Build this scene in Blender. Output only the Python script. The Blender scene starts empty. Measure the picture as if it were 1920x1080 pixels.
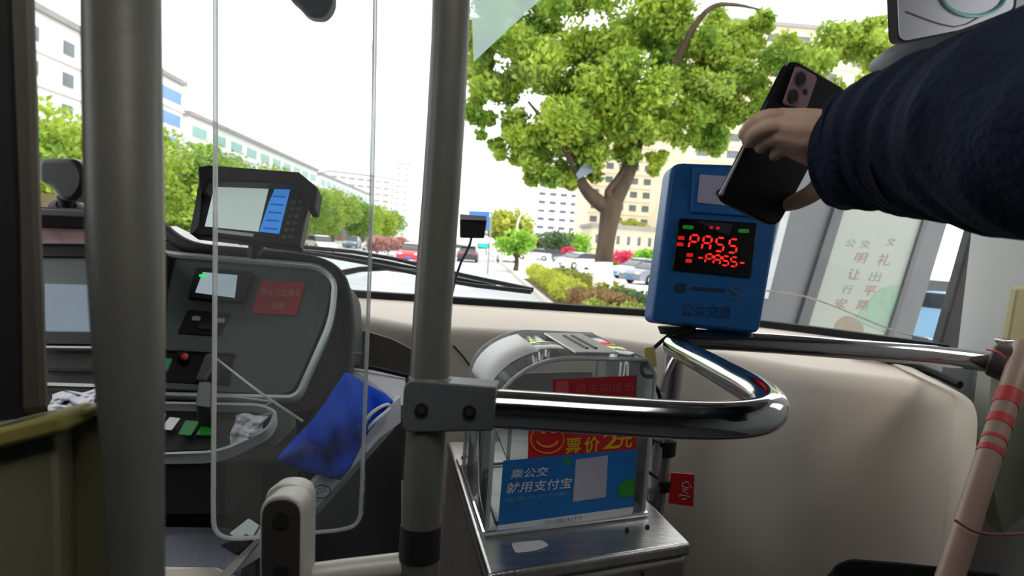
import bpy, math, random
import numpy as np
from mathutils import Vector
random.seed(7); rng = np.random.default_rng(7)
SC = bpy.context.scene; COL = SC.collection
def s2l(v):
    v = v/255.0
    return v/12.92 if v <= .04045 else ((v+.055)/1.055)**2.4
def C(r, g, b): return (s2l(r), s2l(g), s2l(b), 1.0)

# ------------------------------------------------------------------ camera, sky, exposure
F = 1251.0; TH = .07
YAW = math.atan(73/1251); PIT = math.atan(83.1/1251*math.cos(YAW))
CAM = np.array([0, 0, 1.45])
fw = np.array([math.sin(YAW)*math.cos(PIT), math.cos(YAW)*math.cos(PIT), -math.sin(PIT)])
r0 = np.array([math.cos(YAW), -math.sin(YAW), 0]); u0 = np.cross(r0, fw)
RT = r0*math.cos(TH)+u0*math.sin(TH); UP = u0*math.cos(TH)-r0*math.sin(TH)
cd = bpy.data.cameras.new('camera'); cam = bpy.data.objects.new('camera', cd); COL.objects.link(cam)
from mathutils import Matrix
cam.matrix_world = Matrix(((RT[0], UP[0], -fw[0], CAM[0]), (RT[1], UP[1], -fw[1], CAM[1]), (RT[2], UP[2], -fw[2], CAM[2]), (0, 0, 0, 1)))
cd.sensor_width = 36; cd.lens = 36*F/1920; cd.clip_start = .02; cd.clip_end = 2000
cd.dof.use_dof = True; cd.dof.focus_distance = 1.0; cd.dof.aperture_fstop = 8.0
SC.camera = cam
w = bpy.data.worlds.new('overcast_sky'); SC.world = w; w.use_nodes = True
nt = w.node_tree; bg = nt.nodes['Background']
tc = nt.nodes.new('ShaderNodeTexCoord'); sp = nt.nodes.new('ShaderNodeSeparateXYZ'); rp_ = nt.nodes.new('ShaderNodeValToRGB')
nt.links.new(tc.outputs['Generated'], sp.inputs[0]); nt.links.new(sp.outputs['Z'], rp_.inputs[0]); nt.links.new(rp_.outputs[0], bg.inputs[0])
rp_.color_ramp.elements[0].position = 0.0; rp_.color_ramp.elements[0].color = (.88, .90, .92, 1)
rp_.color_ramp.elements[1].position = .6; rp_.color_ramp.elements[1].color = (1, 1, 1, 1)
bg.inputs[1].default_value = 2.5
su = bpy.data.lights.new('hazy_sun', 'SUN'); su.energy = 1.7; su.angle = math.radians(25); su.color = (1, .96, .88)
so = bpy.data.objects.new('hazy_sun', su); COL.objects.link(so); so.rotation_euler = (math.radians(38), math.radians(14), math.radians(20))
vs = SC.view_settings; vs.view_transform = 'Standard'; vs.look = 'None'; vs.exposure = 0.0; vs.gamma = 1; vs.use_curve_mapping = False
try:
    SC.cycles.use_denoising = True; SC.cycles.max_bounces = 10; SC.cycles.transparent_max_bounces = 16; SC.cycles.sample_clamp_indirect = 6
except Exception: pass

# ------------------------------------------------------------------ placing from the photograph's rays
def ray(x, y): return fw+RT*(x-960)/F+UP*(540-y)/F
def P(x, y, d): return CAM+d*ray(x, y)
def Zp(x, y, z): q = ray(x, y); return CAM+q*(z-CAM[2])/q[2]
def Yp(x, y, v): q = ray(x, y); return CAM+q*v/q[1]
class Plane:
    def __init__(s, a, b, c):
        s.p = np.array(a, float); n = np.cross(np.array(b)-a, np.array(c)-a); n = n/np.linalg.norm(n)
        if n@(CAM-s.p) < 0: n = -n
        s.n = n
    def at(s, x, y, off=0.0):
        q = ray(x, y); p0 = s.p+s.n*off
        return CAM+q*(((p0-CAM)@s.n)/(q@s.n))
def rnd(pts, r, n=5):
    """round the corners of a pixel polygon"""
    out = []; m = len(pts); rs = r if isinstance(r, (list, tuple)) else [r]*m
    for i in range(m):
        a, b, c = (np.array(pts[(i-1) % m], float), np.array(pts[i], float), np.array(pts[(i+1) % m], float))
        la, lc = np.linalg.norm(a-b), np.linalg.norm(c-b); k = min(rs[i], la*.48, lc*.48)
        if k < .3: out.append(tuple(b)); continue
        p, q = b+(a-b)/la*k, b+(c-b)/lc*k
        for t in np.linspace(0, 1, n): out.append(tuple((1-t)**2*p+2*t*(1-t)*b+t*t*q))
    return out

# ------------------------------------------------------------------ materials
MATS = {}
def mat(name, col, rough=.5, metal=0.0, var=.06, scale=12.0, bump=0.0, bscale=60.0, emit=None, estr=1.0, spec=.5, sub=0.0, stretch=None, coord='Object'):
    if name in MATS: return MATS[name]
    m = bpy.data.materials.new(name); m.use_nodes = True; t = m.node_tree; b = t.nodes['Principled BSDF']
    b.inputs['Roughness'].default_value = rough; b.inputs['Metallic'].default_value = metal
    b.inputs['Specular IOR Level'].default_value = spec
    tcn = t.nodes.new('ShaderNodeTexCoord'); src = tcn.outputs[coord]
    if stretch:
        mp = t.nodes.new('ShaderNodeMapping'); mp.inputs['Scale'].default_value = stretch; t.links.new(src, mp.inputs[0]); src = mp.outputs[0]
    nz = t.nodes.new('ShaderNodeTexNoise'); nz.inputs['Scale'].default_value = scale; nz.inputs['Detail'].default_value = 4; t.links.new(src, nz.inputs[0])
    rp = t.nodes.new('ShaderNodeValToRGB'); c = np.array(col[:3])
    rp.color_ramp.elements[0].position = .3; rp.color_ramp.elements[0].color = (*np.clip(c*(1-var*2), 0, 1), 1)
    rp.color_ramp.elements[1].position = .7; rp.color_ramp.elements[1].color = (*np.clip(c*(1+var), 0, 1), 1)
    t.links.new(nz.outputs[0], rp.inputs[0]); t.links.new(rp.outputs[0], b.inputs['Base Color'])
    if bump:
        n2 = t.nodes.new('ShaderNodeTexNoise'); n2.inputs['Scale'].default_value = bscale; n2.inputs['Detail'].default_value = 3; t.links.new(src, n2.inputs[0])
        bp = t.nodes.new('ShaderNodeBump'); bp.inputs['Strength'].default_value = bump; bp.inputs['Distance'].default_value = .01
        t.links.new(n2.outputs[0], bp.inputs['Height']); t.links.new(bp.outputs[0], b.inputs['Normal'])
    if emit:
        b.inputs['Emission Color'].default_value = emit; b.inputs['Emission Strength'].default_value = estr
    if sub:
        b.inputs['Subsurface Weight'].default_value = sub; b.inputs['Subsurface Radius'].default_value = (.01, .004, .002)
    MATS[name] = m; return m
def glass(name, tint=(1, 1, 1, 1), haze=0.0, refl=1.0, hcol=(.8, .82, .82, 1)):
    m = bpy.data.materials.new(name); m.use_nodes = True; t = m.node_tree; t.nodes.clear()
    o = t.nodes.new('ShaderNodeOutputMaterial'); tr = t.nodes.new('ShaderNodeBsdfTransparent'); tr.inputs[0].default_value = tint
    gl = t.nodes.new('ShaderNodeBsdfGlossy'); gl.inputs['Roughness'].default_value = .03
    fr = t.nodes.new('ShaderNodeFresnel'); fr.inputs[0].default_value = 1.45
    mu = t.nodes.new('ShaderNodeMath'); mu.operation = 'MULTIPLY'; mu.inputs[1].default_value = refl; t.links.new(fr.outputs[0], mu.inputs[0])
    df = t.nodes.new('ShaderNodeBsdfTranslucent' if 'film' in name else 'ShaderNodeBsdfDiffuse'); df.inputs[0].default_value = hcol
    m1 = t.nodes.new('ShaderNodeMixShader'); m1.inputs[0].default_value = haze; t.links.new(tr.outputs[0], m1.inputs[1]); t.links.new(df.outputs[0], m1.inputs[2])
    m2 = t.nodes.new('ShaderNodeMixShader'); t.links.new(mu.outputs[0], m2.inputs[0]); t.links.new(m1.outputs[0], m2.inputs[1]); t.links.new(gl.outputs[0], m2.inputs[2])
    t.links.new(m2.outputs[0], o.inputs[0]); return m
def leafmat(name, dark, light, scale=.45):
    m = bpy.data.materials.new(name); m.use_nodes = True; t = m.node_tree; b = t.nodes['Principled BSDF']; out = t.nodes['Material Output']
    tcn = t.nodes.new('ShaderNodeTexCoord'); nz = t.nodes.new('ShaderNodeTexNoise'); nz.inputs['Scale'].default_value = scale; nz.inputs['Detail'].default_value = 6; nz.inputs['Roughness'].default_value = .75
    t.links.new(tcn.outputs['Object'], nz.inputs[0]); rp = t.nodes.new('ShaderNodeValToRGB')
    rp.color_ramp.elements[0].position = .36; rp.color_ramp.elements[0].color = dark; rp.color_ramp.elements[1].position = .64; rp.color_ramp.elements[1].color = light
    t.links.new(nz.outputs[0], rp.inputs[0]); t.links.new(rp.outputs[0], b.inputs['Base Color']); b.inputs['Roughness'].default_value = .5
    tl = t.nodes.new('ShaderNodeBsdfTranslucent'); t.links.new(rp.outputs[0], tl.inputs[0])
    mx = t.nodes.new('ShaderNodeMixShader'); mx.inputs[0].default_value = .42
    t.links.new(b.outputs[0], mx.inputs[1]); t.links.new(tl.outputs[0], mx.inputs[2]); t.links.new(mx.outputs[0], out.inputs[0]); return m

# ------------------------------------------------------------------ mesh building
class MB:
    def __init__(s): s.v = []; s.f = []
    def add(s, v, f):
        o = len(s.v); s.v += [tuple(float(k) for k in p) for p in v]; s.f += [tuple(i+o for i in q) for q in f]; return s
    def slab(s, pts, dirv):
        n = len(pts); pts = [np.array(p) for p in pts]; d = np.array(dirv)
        f = [tuple(range(n)), tuple(range(2*n-1, n-1, -1))]+[(i, i+n, (i+1) % n+n, (i+1) % n) for i in range(n)]
        return s.add(pts+[p+d for p in pts], f)
    def box(s, lo, hi):
        x0, y0, z0 = lo; x1, y1, z1 = hi
        return s.slab([(x0, y0, z0), (x1, y0, z0), (x1, y1, z0), (x0, y1, z0)], (0, 0, z1-z0))
    def loft(s, rings, close=True, caps=True):
        n = len(rings[0]); v = [p for r in rings for p in r]; f = []
        for k in range(len(rings)-1):
            for i in range(n if close else n-1):
                j = (i+1) % n; f.append((k*n+i, k*n+j, (k+1)*n+j, (k+1)*n+i))
        if caps and close: f += [tuple(range(n-1, -1, -1)), tuple(range((len(rings)-1)*n, len(rings)*n))]
        return s.add(v, f)
    def tube(s, pts, r, n=16, smooth=0, flat=None, caps=True, wob=0.0):
        pts = [np.array(p, float) for p in pts]; rs = list(r) if isinstance(r, (list, tuple, np.ndarray)) else [r]*len(pts)
        for _ in range(smooth):      # corner cutting
            q = [pts[0]]; qr = [rs[0]]
            for i in range(len(pts)-1):
                q += [pts[i]*.75+pts[i+1]*.25, pts[i]*.25+pts[i+1]*.75]; qr += [rs[i]*.75+rs[i+1]*.25, rs[i]*.25+rs[i+1]*.75]
            pts = q+[pts[-1]]; rs = qr+[rs[-1]]
        rings = []; nrm = None
        for i, p in enumerate(pts):
            t = pts[min(i+1, len(pts)-1)]-pts[max(i-1, 0)]; t = t/(np.linalg.norm(t)+1e-12)
            if nrm is None:
                a = np.array([0, 0, 1.]) if abs(t[2]) < .9 else np.array([1., 0, 0]); nrm = np.cross(t, a)
            nrm = nrm-t*(nrm@t); nrm /= np.linalg.norm(nrm); bn = np.cross(t, nrm)
            fl = flat or 1.0
            rings.append([p+rs[i]*(1+wob*rng.normal())*(math.cos(a)*nrm+math.sin(a)*bn*fl) for a in np.linspace(0, 2*math.pi, n, endpoint=False)])
        return s.loft(rings, caps=caps)
    def ball(s, c, r, n=12, m=8, sq=None):
        c = np.array(c); r = np.array(r if hasattr(r, '__len__') else (r, r, r)); rings = []
        for k in range(1, m):
            ph = math.pi*k/m
            rings.append([c+r*np.array([math.sin(ph)*math.cos(a), math.sin(ph)*math.sin(a), math.cos(ph)]) for a in np.linspace(0, 2*math.pi, n, endpoint=False)])
        return s.loft(rings)
    def grid(s, g, thick=None):
        a, b = len(g), len(g[0]); v = [p for r in g for p in r]
        return s.add(v, [(i*b+j, i*b+j+1, (i+1)*b+j+1, (i+1)*b+j) for i in range(a-1) for j in range(b-1)])
ROOT = {}
def setp(o, label=None, cat=None, group=None, kind=None):
    if label: o['label'] = label
    if cat: o['category'] = cat
    if group: o['group'] = group
    if kind: o['kind'] = kind
    return o
def thing(name, label, cat, loc, group=None):
    o = bpy.data.objects.new(name, None); COL.objects.link(o); o.location = [float(k) for k in loc]; o.empty_display_size = .1
    ROOT[o.name] = np.array(loc, float); return setp(o, label, cat, group)
def obj(name, mb, m, parent=None, bevel=0.0, sm=True, ang=40, solid=0.0, sub=0, seg=2, label=None, cat=None, group=None, kind=None):
    V = np.array(mb.v if isinstance(mb, MB) else mb[0], dtype=float); Fc = mb.f if isinstance(mb, MB) else mb[1]
    if parent is not None: off = ROOT[parent.name]
    else:
        off = np.array([(V[:, 0].min()+V[:, 0].max())/2, (V[:, 1].min()+V[:, 1].max())/2, V[:, 2].min()])
    me = bpy.data.meshes.new(name); me.from_pydata((V-off).tolist(), [], Fc); me.validate(); me.update()
    if isinstance(m, (list, tuple)):
        for k in m: me.materials.append(k)
    elif m: me.materials.append(m)
    import bmesh
    if len(V) < 20000:
        bm = bmesh.new(); bm.from_mesh(me); bmesh.ops.recalc_face_normals(bm, faces=bm.faces); bm.to_mesh(me); bm.free()
    if sm:
        me.polygons.foreach_set('use_smooth', [True]*len(me.polygons))
        me.set_sharp_from_angle(angle=math.radians(ang))
    o = bpy.data.objects.new(name, me); COL.objects.link(o); ROOT[o.name] = off
    if parent is not None: o.parent = parent
    else: o.location = off
    if solid:
        q = o.modifiers.new('solid', 'SOLIDIFY'); q.thickness = solid; q.offset = 0
    if bevel:
        q = o.modifiers.new('bevel', 'BEVEL'); q.width = bevel; q.segments = seg; q.limit_method = 'ANGLE'; q.angle_limit = math.radians(40)
    if sub:
        q = o.modifiers.new('sub', 'SUBSURF'); q.levels = sub; q.render_levels = sub
    return setp(o, label, cat, group, kind)
def slabobj(name, plane, px, off, thick, m, parent=None, r=0, bevel=0.0, **k):
    """a plate on a plane: pixel outline, front face raised by off, thick metres deep"""
    q = rnd(px, r) if r else px
    pts = [plane.at(x, y, off) for x, y in q]
    return obj(name, MB().slab(pts, -plane.n*thick), m, parent, bevel=bevel, **k)
def ring(name, plane, px, wpx, off, thick, m, parent=None, r=20, **k):
    """a flat frame following a pixel outline"""
    q = np.array(rnd(px, r, 8)); c = q.mean(0); n = len(q)
    inner = []
    for i in range(n):
        t = q[(i+1) % n]-q[i-1]; nn = np.array([-t[1], t[0]]); nn = nn/(np.linalg.norm(nn)+1e-9)
        if nn@(c-q[i]) < 0: nn = -nn
        inner.append(q[i]+nn*wpx)
    A = [plane.at(*p, off) for p in q]; B = [plane.at(*p, off) for p in inner]; mid = [plane.at(*((p+s_)/2), off+thick*.4) for p, s_ in zip(q, inner)]
    bA = [p-plane.n*thick for p in A]; bB = [p-plane.n*thick for p in B]
    mb = MB(); v = A+mid+B+bB+bA; f = []
    for k2 in range(5):
        for i in range(n):
            j = (i+1) % n; a, b = k2*n, ((k2+1) % 5)*n; f.append((a+i, a+j, b+j, b+i))
    mb.add(v, f); return obj(name, mb, m, parent, **k)
def text(s, bl, br, tl, m, parent, name='lettering', depth=.0004, bold=.0, sizefit=True):
    """lettering laid into the parallelogram bl-br-tl"""
    cu = bpy.data.curves.new(name, 'FONT'); cu.body = s; cu.extrude = 0; cu.offset = bold; cu.resolution_u = 3
    to = bpy.data.objects.new(name, cu); COL.objects.link(to); dg = bpy.context.evaluated_depsgraph_get(); dg.update()
    me = bpy.data.meshes.new_from_object(to.evaluated_get(dg)); bpy.data.objects.remove(to)
    if len(me.vertices) == 0: return None
    V = np.array([v.co[:] for v in me.vertices]); lo, hi = V.min(0), V.max(0); q = (V-lo)/np.maximum(hi-lo, 1e-6)
    bl, br, tl = map(np.array, (bl, br, tl)); n = np.cross(br-bl, tl-bl); n /= np.linalg.norm(n)
    if n@(CAM-bl) < 0: n = -n
    Wp = bl+q[:, :1]*(br-bl)+q[:, 1:2]*(tl-bl)+n*depth
    fc = [tuple(p.vertices) for p in me.polygons]; return obj(name, (Wp, fc), m, parent, sm=False)
def kids(o): return [c for c in bpy.data.objects if c.parent == o]
def copy_tree(o, parent=None):
    c = o.copy(); COL.objects.link(c); ROOT[c.name] = ROOT.get(o.name)
    if parent: c.parent = parent
    for ch in list(o.children): copy_tree(ch, c)
    return c

M = dict(
    chrome=mat('chrome_tube', (.72, .72, .72, 1), .09, 1, .02), steel=mat('brushed_steel', (.55, .54, .53, 1), .3, 1, .08, 6, .12, 40, stretch=(1, 12, 1)),
    cream=mat('cream_plastic', C(232, 220, 204), .48, 0, .02, 4, .05, 300), black=mat('black_plastic', C(30, 30, 31), .45, 0, .1), rubber=mat('black_rubber', C(16, 16, 17), .7, 0, .1),
    lit_grey=mat('lit_grey_casting', C(196, 194, 184), .4, .1, .04, 20, .04, 90), pole=mat('grey_coated_tube', C(98, 98, 91), .38, 0, .04, 20, .03, 90), clamp=mat('grey_clamp_plastic', C(92, 94, 96), .42, 0, .06, 30, .08, 200),  # hinge and low rail: grey lightened to carry light from above
    dashf=mat('slate_dash_face', C(96, 106, 104), .5, 0, .05, 8, .06, 350), dashh=mat('charcoal_dash_shell', C(42, 41, 41), .6, 0, .06, 8, .08, 350),
    silver=mat('silver_trim_paint', C(200, 207, 206), .35, .25, .03), blue=mat('reader_blue_plastic', C(10, 94, 158), .4, 0, .05, 10, .04, 200),
    panel=mat('olive_grey_laminate', C(120, 118, 92), .55, 0, .06, 5), post=mat('dark_olive_post_paint', C(92, 86, 78), .55, 0, .06, 5),
    white=mat('white_paint', C(236, 236, 234), .5, 0, .03, 3), wallg=mat('light_grey_lining', C(196, 198, 198), .6, 0, .03, 3),
    lining=mat('dim_grey_lining', C(74, 74, 72), .7, 0, .04, 3),
    red=mat('red_sticker_vinyl', C(206, 30, 34), .5, 0, .05), yellow=mat('yellow_print', C(240, 190, 40), .5, 0, .05), pblue=mat('blue_sticker_vinyl', C(20, 118, 196), .45, 0, .04),
    wprint=mat('white_print', C(232, 236, 240), .5, 0, .02), skin=mat('skin', C(228, 188, 162), .55, 0, .08, 30, .08, 220, sub=.08),
    navy=mat('navy_jacket_cloth', C(34, 42, 62), .85, 0, .15, 18, .35, 160, spec=.2), phone=mat('black_phone_glass', C(12, 11, 13), .55, 0, .05, spec=.15), floorm=mat('grey_speckled_floor', C(92, 94, 100), .7, 0, .2, 150),
    led=mat('red_led_segment', (1, .02, .02, 1), .5, emit=(1, .015, .01, 1), estr=1.35), ledg=mat('green_led', (0, .3, .05, 1), .5, emit=(.0, 1, .12, 1), estr=.9),
    ledg2=mat('dim_green_led', (0, .15, .02, 1), .5, emit=(.02, .4, .02, 1), estr=.22),
    gla=glass('windscreen_glass', (.97, .985, .98, 1), 0, .25), acr=glass('clear_acrylic', (.93, .95, .945, 1), .04, .9), acre=glass('acrylic_polished_edge', (.85, .88, .88, 1), .42, .8, (.92, .94, .94, 1)),
    film=glass('pale_green_film', (.78, .86, .86, 1), .34, .3, (.82, .93, .91, 1)),
    asphalt=mat('worn_asphalt', C(176, 178, 182), .85, 0, .08, .6, .1, 30), paving=mat('pale_paving', C(212, 210, 206), .85, 0, .05, .5), kerb=mat('kerb_stone', C(200, 196, 188), .8, 0, .05, 2),
    bark=mat('tree_bark', C(80, 66, 52), .9, 0, .25, 3, .6, 12, stretch=(1, 1, .3)), wash=mat('trunk_whitewash', C(238, 236, 228), .8, 0, .04, 3),
    soil=mat('soil', C(104, 84, 60), .9, 0, .2, 3), bwhite=mat('white_render_wall', C(226, 227, 226), .8, 0, .02, .3), bbeige=mat('beige_stone_wall', C(224, 208, 180), .8, 0, .05, .4),
    bwin=mat('dark_window_glass', C(96, 104, 112), .3, 0, .15, .5), bgreen=mat('green_window_glass', C(110, 164, 154), .25, 0, .12, .4), bblue=mat('blue_window_glass', C(86, 140, 200), .25, 0, .1, .4),
    bgrey=mat('grey_roof_concrete', C(150, 148, 146), .8, 0, .06, .5), tyre=mat('tyre_rubber', C(28, 28, 30), .8), cglass=mat('car_window_glass', C(44, 50, 56), .12, 0, .1),
)
lf_main = leafmat('camphor_leaves', C(80, 126, 32), C(192, 210, 80), .55); lf_yel = leafmat('spring_yellow_leaves', C(122, 146, 40), C(206, 206, 92), .5)
lf_row = leafmat('row_tree_leaves', C(98, 134, 34), C(188, 206, 84), .5); lf_hedge = leafmat('hedge_leaves', C(86, 104, 52), C(176, 178, 72), .8)
lf_pale = leafmat('fresh_green_leaves', C(104, 160, 40), C(178, 220, 84), .8); lf_dark = leafmat('dark_green_leaves', C(60, 84, 56), C(110, 136, 90), .8)
lf_pink = leafmat('pink_azalea_blossom', C(190, 34, 82), C(232, 84, 128), 2); lf_red = leafmat('reddish_hedge_leaves', C(120, 84, 60), C(160, 140, 84), 1.2)
lf_salmon = leafmat('salmon_blossom', C(170, 120, 112), C(206, 164, 154), 1.5)

# ------------------------------------------------------------------ the bus body (setting)
def wsY(x):
    x = np.array(x, float); return np.where(x > .55, 2.12-.47*((x-.55)/.68)**2, np.where(x < -.9, 2.12-.25*((x+.9)/.42)**2, 2.12))
XS = np.concatenate([np.linspace(-1.32, -.9, 6), np.linspace(-.8, .55, 6), np.linspace(.62, 1.225, 12)])
def shell(name, boxes, m):
    mb = MB()
    for lo, hi in boxes: mb.box(lo, hi)
    return obj(name, mb, m, kind='structure', sm=False)
shell('floor', [((-1.3, -3, -.05), (1.27, 2.0, 0))], M['floorm'])
shell('ceiling', [((-1.36, -3, 2.42), (1.33, -.35, 2.47)), ((-1.36, .35, 2.42), (1.33, 2.12, 2.47)), ((-1.36, -.35, 2.42), (-.42, .35, 2.47)), ((.42, -.35, 2.42), (1.33, .35, 2.47))], M['lining'])  # hole left in the roof, added so daylight falls on hand and tray
shell('wall_rear', [((-1.36, -3.05, -.3), (1.33, -3.0, 2.47))], M['lining'])
shell('wall_left', [((-1.36, -3, -.3), (-1.32, 1.86, 1.15)), ((-1.36, -3, 2.2), (-1.32, 1.86, 2.42)), ((-1.36, -3, 1.15), (-1.32, .1, 2.2)), ((-1.36, .1, 1.15), (-1.32, .55, 1.55)), ((-1.36, .55, 1.15), (-1.32, .95, 2.2))], M['lining'])
shell('wall_right', [((1.27, -3, -.3), (1.31, 1.66, 1.15)), ((1.27, -3, 2.2), (1.31, 1.66, 2.42)), ((1.27, -3, 1.15), (1.31, .75, 2.2)), ((1.27, .75, 1.15), (1.31, 1.1, 1.6)), ((1.27, 1.1, 1.15), (1.31, 1.66, 2.2))], M['wallg'])
fr = [(x, float(wsY(x))+.03, -.3) for x in XS]; g = [[(x, y, z) for x, y, _ in fr] for z in np.linspace(-.3, 1.235, 4)]
obj('wall_front', MB().grid(g), M['wallg'], kind='structure', solid=.03)
def top_shift(x): return x+.12*max(0, (x-.9)/.33)
gl = [[(x*(1-t)+top_shift(x)*t, float(wsY(x))-.02*t, 1.252+1.178*t) for x in XS] for t in np.linspace(0, 1, 6)]
ws = obj('window_1', MB().grid(gl), M['gla'], kind='structure')
band = []
for x in XS:
    y = float(wsY(x)); band.append([(x, y+.01, 1.24), (x, y+.01, 1.270), (x, y-.025, 1.269), (x, y-.03, 1.244)])
obj('window_frame', MB().loft(band), M['rubber'], ws)
obj('wall_front', MB().box((1.19, 1.60, -.3), (1.31, 1.70, 1.245)), M['wallg'], kind='structure', sm=False)
pa, pb = np.array([1.225, 1.665, 1.2]), P(1985, -90, 1.93)
pm = MB().slab([P(1756, 668, 1.82), P(1806, 672, 1.82), P(1862, 432, 1.84), P(1905, 300, 1.84), P(1990, 0, 1.86), P(1930, -10, 1.86), P(1824, 428, 1.84)], (.01, .05, 0))
obj('window_frame', pm, M['rubber'], ws, bevel=.006, sm=False)
pm = MB().box((-1.36, 1.84, 1.2), (-1.30, 1.92, 2.42)); obj('window_frame', pm, M['rubber'], ws, sm=False)

# ------------------------------------------------------------------ cream front console
lipx = [(640, 584), (680, 591), (720, 600), (790, 612), (860, 615), (1000, 621), (1120, 632), (1240, 648), (1340, 660), (1430, 676), (1520, 692), (1620, 704), (1720, 716), (1790, 734), (1828, 756), (1842, 790)]
def crom(L, n):
    L = [np.array(p, float) for p in L]; L = [2*L[0]-L[1]]+L+[2*L[-1]-L[-2]]; out = []
    for i in range(1, len(L)-2):
        for t in np.linspace(0, 1, n, endpoint=False):
            p0, p1, p2, p3 = L[i-1:i+3]; out.append(.5*((2*p1)+(-p0+p2)*t+(2*p0-5*p1+4*p2-p3)*t*t+(-p0+3*p1-3*p2+p3)*t**3))
    return out+[L[-2]]
secs = []; lips = [Zp(x, y, 1.218) for x, y in lipx[:-1]]; lips.append(lips[-1]+np.array([.035, .10, 0])); LP_ = crom(lips, 4)
for L in LP_:
    xx = min(max(L[0]*1.12, -1.2), 1.20); yb = max(float(wsY(xx))-.035, L[1]+.02)
    out = np.array([L[0], L[1]]); dirn = np.array([xx-L[0], yb-L[1]]); ln = np.linalg.norm(dirn)+1e-6; dn = dirn/ln
    dn = np.array([.35*(L[0]-.1), 1.0]); dn /= np.linalg.norm(dn)
    z0 = L[2]; sec = [np.array([xx, yb, 1.246])]; R_ = .045 if L[0] > .5 else .03
    o2 = out+dn*R_*.6
    for s in (.66, .33): sec.append(np.array([o2[0]+(xx-o2[0])*s, o2[1]+(yb-o2[1])*s, 1.246*s+(1-s)*(z0+.002)]))
    for a in np.linspace(0, 90, 7):
        a = math.radians(a); q = o2-dn*R_*math.sin(a); sec.append(np.array([q[0], q[1], z0-R_+R_*math.cos(a)]))
    b = o2-dn*R_
    for dz, db in ((.12, .01), (.28, .01), (.5, -.02), (.8, -.09), (1.21, -.14)): sec.append(np.array([b[0]-dn[0]*db, b[1]-dn[1]*db, max(z0-dz, .0)]))
    secs.append(sec)
fc = thing('front_console', 'wide cream plastic front console with a rounded shoulder under the windscreen', 'dashboard', (.5, 1.6, 0))
obj('shell', MB().grid(secs), M['cream'], fc, ang=80, solid=.006)
pl = Plane(secs[16][10], secs[20][10], secs[16][12])
mb = MB(); mb.tube([pl.at(850, 648, .003), pl.at(868, 668, .003), pl.at(892, 700, .003)], .0025, 6); obj('panel_seam', mb, M['rubber'], fc); mb = MB(); mb.tube([P(1600, 662, 1.62), P(1690, 680, 1.55), P(1745, 697, 1.5), P(1800, 722, 1.42)], .009, 8, 1); obj('edge_gasket', mb, M['rubber'], fc)

# ------------------------------------------------------------------ dashboard of the driver
dd = thing('driver_dashboard', 'charcoal wraparound driver dashboard with slate instrument faces and silver trim', 'dashboard', (-.5, 1.2, 0))
PF = Plane(P(320, 480, 1.42), P(600, 510, 1.42), P(420, 735, 1.22))      # right instrument face
outer = [(285, 452), (345, 462), (600, 490), (640, 515), (658, 640), (640, 740), (560, 880), (500, 960), (285, 985)]
mbh = MB(); fr_ = [PF.at(x, y, -.006) for x, y in rnd([(285, 448), (350, 462), (608, 488), (652, 530), (655, 680), (600, 780), (285, 760)], [0, 20, 60, 60, 60, 60, 0])]
mbh.slab(fr_, (-.02, .3, -.06)); obj('shell', mbh, M['dashh'], dd, bevel=.006)
slabobj('instrument_face', PF, [(292, 474), (590, 498), (622, 520), (612, 590), (548, 740), (292, 728)], .002, .02, M['dashf'], dd, r=[0, 30, 30, 40, 30, 0], bevel=.002)
ring('trim_ring', PF, [(270, 462), (330, 472), (600, 494), (634, 522), (628, 600), (560, 752), (270, 742)], 11, .007, .012, M['silver'], dd, r=[0, 20, 30, 30, 50, 25, 0])
mb = MB(); mb.tube([PF.at(296, 418, .0), PF.at(335, 455, .0), PF.at(380, 470, .005), PF.at(470, 474, .005), PF.at(590, 486, .002), PF.at(636, 510, .0), PF.at(652, 560, -.008), PF.at(656, 640, -.012), PF.at(644, 710, -.016), PF.at(600, 790, -.02), PF.at(560, 850, -.03)], [.012, .014, .014, .011, .011, .012, .012, .014, .018, .02, .02], 12, 2); obj('edge_roll', mb, M['rubber'], dd)
slabobj('face_divider', PF, [(318, 480), (330, 480), (302, 600), (292, 600)], .004, .004, M['rubber'], dd)
# small screen
q = slabobj('display_bezel', PF, [(366, 500), (474, 508), (454, 566), (352, 558)], .010, .02, M['black'], dd, r=4, bevel=.002)
scr = mat('small_screen_glow', (.1, .12, .13, 1), .3, emit=(.5, .62, .68, 1), estr=.55, var=.3, scale=14)
slabobj('screen', PF, [(380, 510), (445, 516), (440, 558), (366, 548)], .0110, .001, scr, q)
slabobj('indicator_light', PF, [(374, 514), (388, 516), (387, 520), (373, 518)], .0118, .001, M['ledg'], q)
q = slabobj('radio_panel', PF, [(352, 580), (432, 586), (412, 630), (332, 624)], .006, .012, M['black'], dd, r=3, bevel=.0015)
for x, y in ((362, 592), (408, 596)): slabobj('button', PF, [(x, y), (x+14, y+1), (x+11, y+9), (x-3, y+8)], .009, .003, M['silver'], q, r=1)
slabobj('button', PF, [(375, 606), (400, 608), (396, 618), (371, 616)], .009, .003, M['dashh'], q, r=1)
q = slabobj('warning_sticker', PF, [(490, 526), (574, 530), (555, 591), (470, 587)], .0035, .001, mat('faded_red_sticker', C(196, 74, 82), .5), dd, label='faded red sticker with two lines of lettering')
text('禁止在此乘车', PF.at(488, 553, .0036), PF.at(562, 556, .0036), PF.at(492, 540, .0036), mat('pale_red_print', C(222, 160, 156), .5), q)
text('谢谢', PF.at(508, 580, .0036), PF.at(532, 581, .0036), PF.at(512, 566, .0036), MATS['pale_red_print'], q)
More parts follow.
